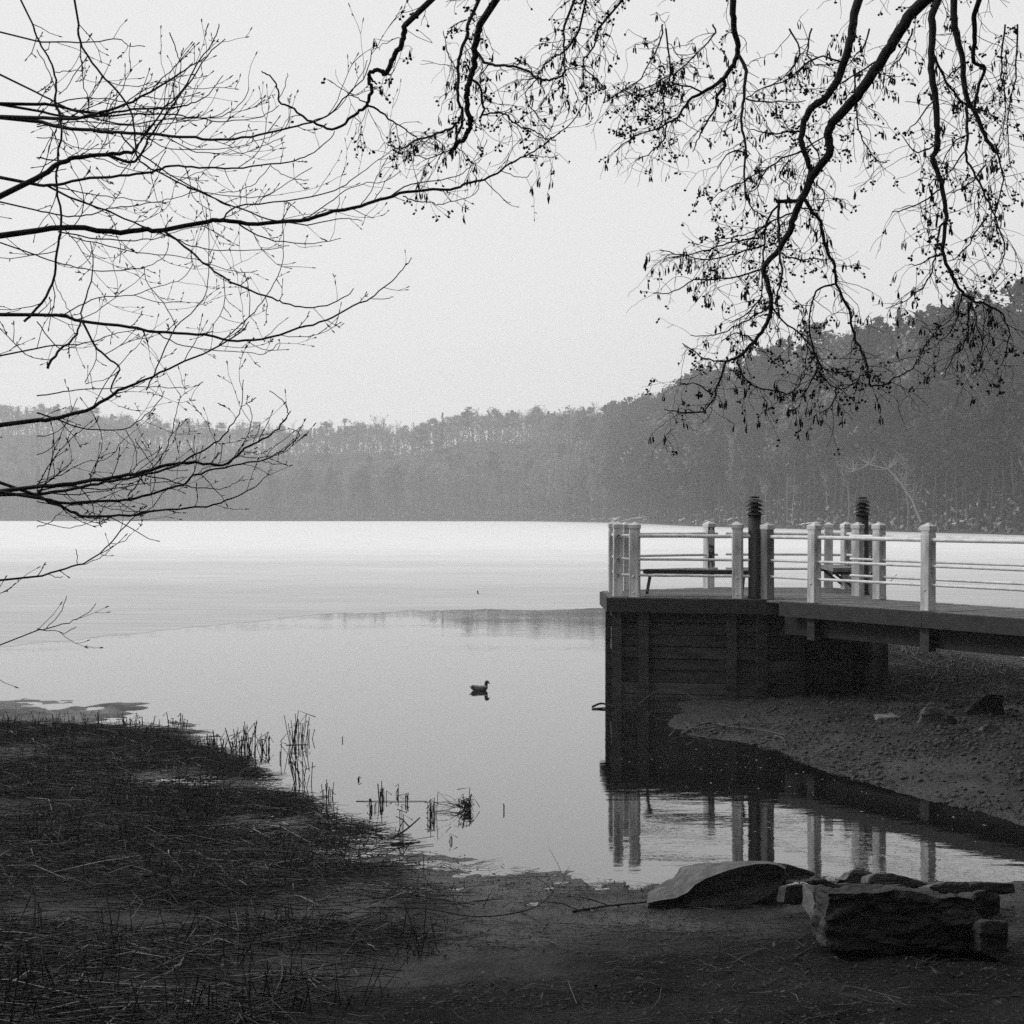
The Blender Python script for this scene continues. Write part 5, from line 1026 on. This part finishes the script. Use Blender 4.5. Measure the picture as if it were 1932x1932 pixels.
# pale leaves on the foreground
z9 = lambda u, v: (69.55+u*.244, 1592+v*.244)
for i, (u, v, ln, yw, lab) in enumerate([(1428, 1005, .10, 1.5, 'widest pale leaf standing upright at the bottom left'), (1520, 975, .09, 2.1, 'narrow pale leaf just right of the upright leaf'), (290, 855, .07, .5, 'small pale leaf at the far left of the lower bank'), (430, 985, .08, .3, 'pale leaf lying below the far left leaf'),
                                     (150, 1025, .15, -.4, 'large crumpled leaf in the bottom left corner'), (850, 865, .16, .35, 'long thin leaf lying flat left of centre'), (755, 1020, .07, 1.9, 'small folded leaf near the bottom edge'), (1090, 1000, .11, .9, 'long slanting dry blade at the bottom'), (540, 810, .07, 1.5, 'short upright leaf stub on the lower left bank'), (875, 945, .05, 1.1, 'tiny curled leaf beside the long slanting blade')]):
    p = gp(*z9(u, v), .012); m_ = MB(); n_ = 6; c, s_ = math.cos(yw), math.sin(yw); tilt = .9 if abs(yw-1.5) < .7 else .25
    for k in range(n_+1):
        t = k/n_-.5; w_ = ln*.16*math.sin(math.pi*(k+.4)/(n_+.8)); zc = .012*math.sin(k*1.3)+t*ln*tilt*.7
        for sd in (-1, 0, 1):
            m_.v.append(Vector((t*ln*c-sd*w_*s_*.9, t*ln*s_*.5+sd*w_*c, zc+ln*tilt*.35+abs(sd)*w_*.5))); m_.t.append(.5)
    for k in range(n_):
        for j in range(2): m_.f.append((k*3+j, k*3+j+1, k*3+3+j+1, k*3+3+j))
    o = m_.build('fallen_leaf', M['leafdry'], loc=None); o.location = p; md = o.modifiers.new('thick', 'SOLIDIFY'); md.thickness = .0015
    tag(o, lab, 'leaf', 'pale leaves on the dark bank')

# duck: one continuous lofted body from tail to bill, wings as parts
def duck():
    x, y = G(905, 1303); e = empty('duck', (x, y, 0)); tag(e, 'dark-headed duck swimming to the right on the calm water', 'duck')
    # spine: x, z, half-height, half-width, tone top, tone bottom
    S = [(-.182, .074, .004, .010, .03, .5), (-.165, .066, .010, .026, .03, .4), (-.140, .054, .024, .042, .025, .05), (-.105, .040, .042, .058, .09, .04), (-.06, .034, .056, .068, .18, .09), (0, .032, .061, .072, .22, .10), (.05, .033, .058, .067, .15, .08), (.085, .040, .052, .055, .05, .04),
         (.104, .060, .044, .042, .04, .03), (.110, .086, .033, .029, .4, .4), (.111, .095, .031, .027, .010, .010), (.113, .116, .030, .026, .010, .010), (.117, .138, .033, .029, .010, .010), (.128, .152, .033, .028, .010, .010), (.144, .148, .025, .021, .010, .010), (.156, .138, .014, .013, .03, .03), (.170, .128, .008, .012, .05, .05), (.184, .118, .005, .010, .05, .05)]
    n = 14; m_ = MB(); prev = None
    for i, (sx_, sz, hh, hw, tt, tb2) in enumerate(S):
        a = S[max(i-1, 0)]; b = S[min(i+1, len(S)-1)]; t = Vector((b[0]-a[0], 0, b[1]-a[1])).normalized(); up = Vector((-t.z, 0, t.x))
        for k in range(n):
            an_ = 2*math.pi*k/n; m_.v.append(Vector((sx_, 0, sz))+up*(hh*math.cos(an_))+Vector((0, 1, 0))*(hw*math.sin(an_))); m_.t.append(tt if math.cos(an_) > .35 else tb2)
    for i in range(len(S)-1):
        for k in range(n): a = i*n+k; b = i*n+(k+1) % n; m_.f.append((a, b, b+n, a+n))
    m_.f.append(tuple(range(n))); m_.f.append(tuple((len(S)-1)*n+k for k in range(n))[::-1])
    body = m_.build('body', M['duck'], e, True)
    for sd in (-1, 1):
        w_ = MB(); w_.blob((-.045, sd*.055, .068), .022, .105, 10, 8, (1, 0, -.10), tone=.20)
        for i, v in enumerate(w_.v):
            v.y = sd*.052+(v.y-sd*.055)*.8
            if v.x < -.09: w_.t[i] = .02
        w_.build('wing', M['duck'], e, True)
duck()

# snow ridges at the foot of the right-hand wood
rd = random.Random(12)
M['snow'] = mk('snow', .7, .85, 4, .8)
for i in range(16):
    px = rd.uniform(1060, 1330) if i < 11 else rd.uniform(1330, 1850); d = float(shore_d(px))+rd.uniform(.5, 7); m_ = MB(); n_ = 9; L_ = rd.uniform(2, 7); x0 = (px-CX)/F*d; zb = float(far_z(px, max(.1, d-float(shore_d(px)))))+rd.uniform(.1, 1.0)
    m_.tube([(x0+L_*(k/(n_-1)-.5), d+rd.uniform(-.4, .4)-L_*.35*(k/(n_-1)), zb+.12*k+rd.uniform(-.12, .12)) for k in range(n_)], [.03+.12*math.sin(math.pi*k/(n_-1)) for k in range(n_)], 6)
    tag(m_.build('snow_ridge', M['snow']), 'thin streak of snow along the foot of the wood', 'snow', 'snow streaks at the far shoreline')

# ------------------------------------------------------------------ haze: the misty air over lake and wood
hz = MB(); hz.prism([(-620, -95), (620, -95), (620, 900), (-620, 900)], -4.0, 95.0)
hm = bpy.data.materials.new('mist'); hm.use_nodes = True; N = hm.node_tree.nodes; N.clear(); ho = N.new('ShaderNodeOutputMaterial'); pv = N.new('ShaderNodeVolumePrincipled')
pv.inputs['Color'].default_value = (.93, .93, .93, 1); pv.inputs['Density'].default_value = .00068; pv.inputs['Anisotropy'].default_value = .2
hm.node_tree.links.new(pv.outputs[0], ho.inputs['Volume'])
tag(hz.build('haze', hm), kind='stuff')
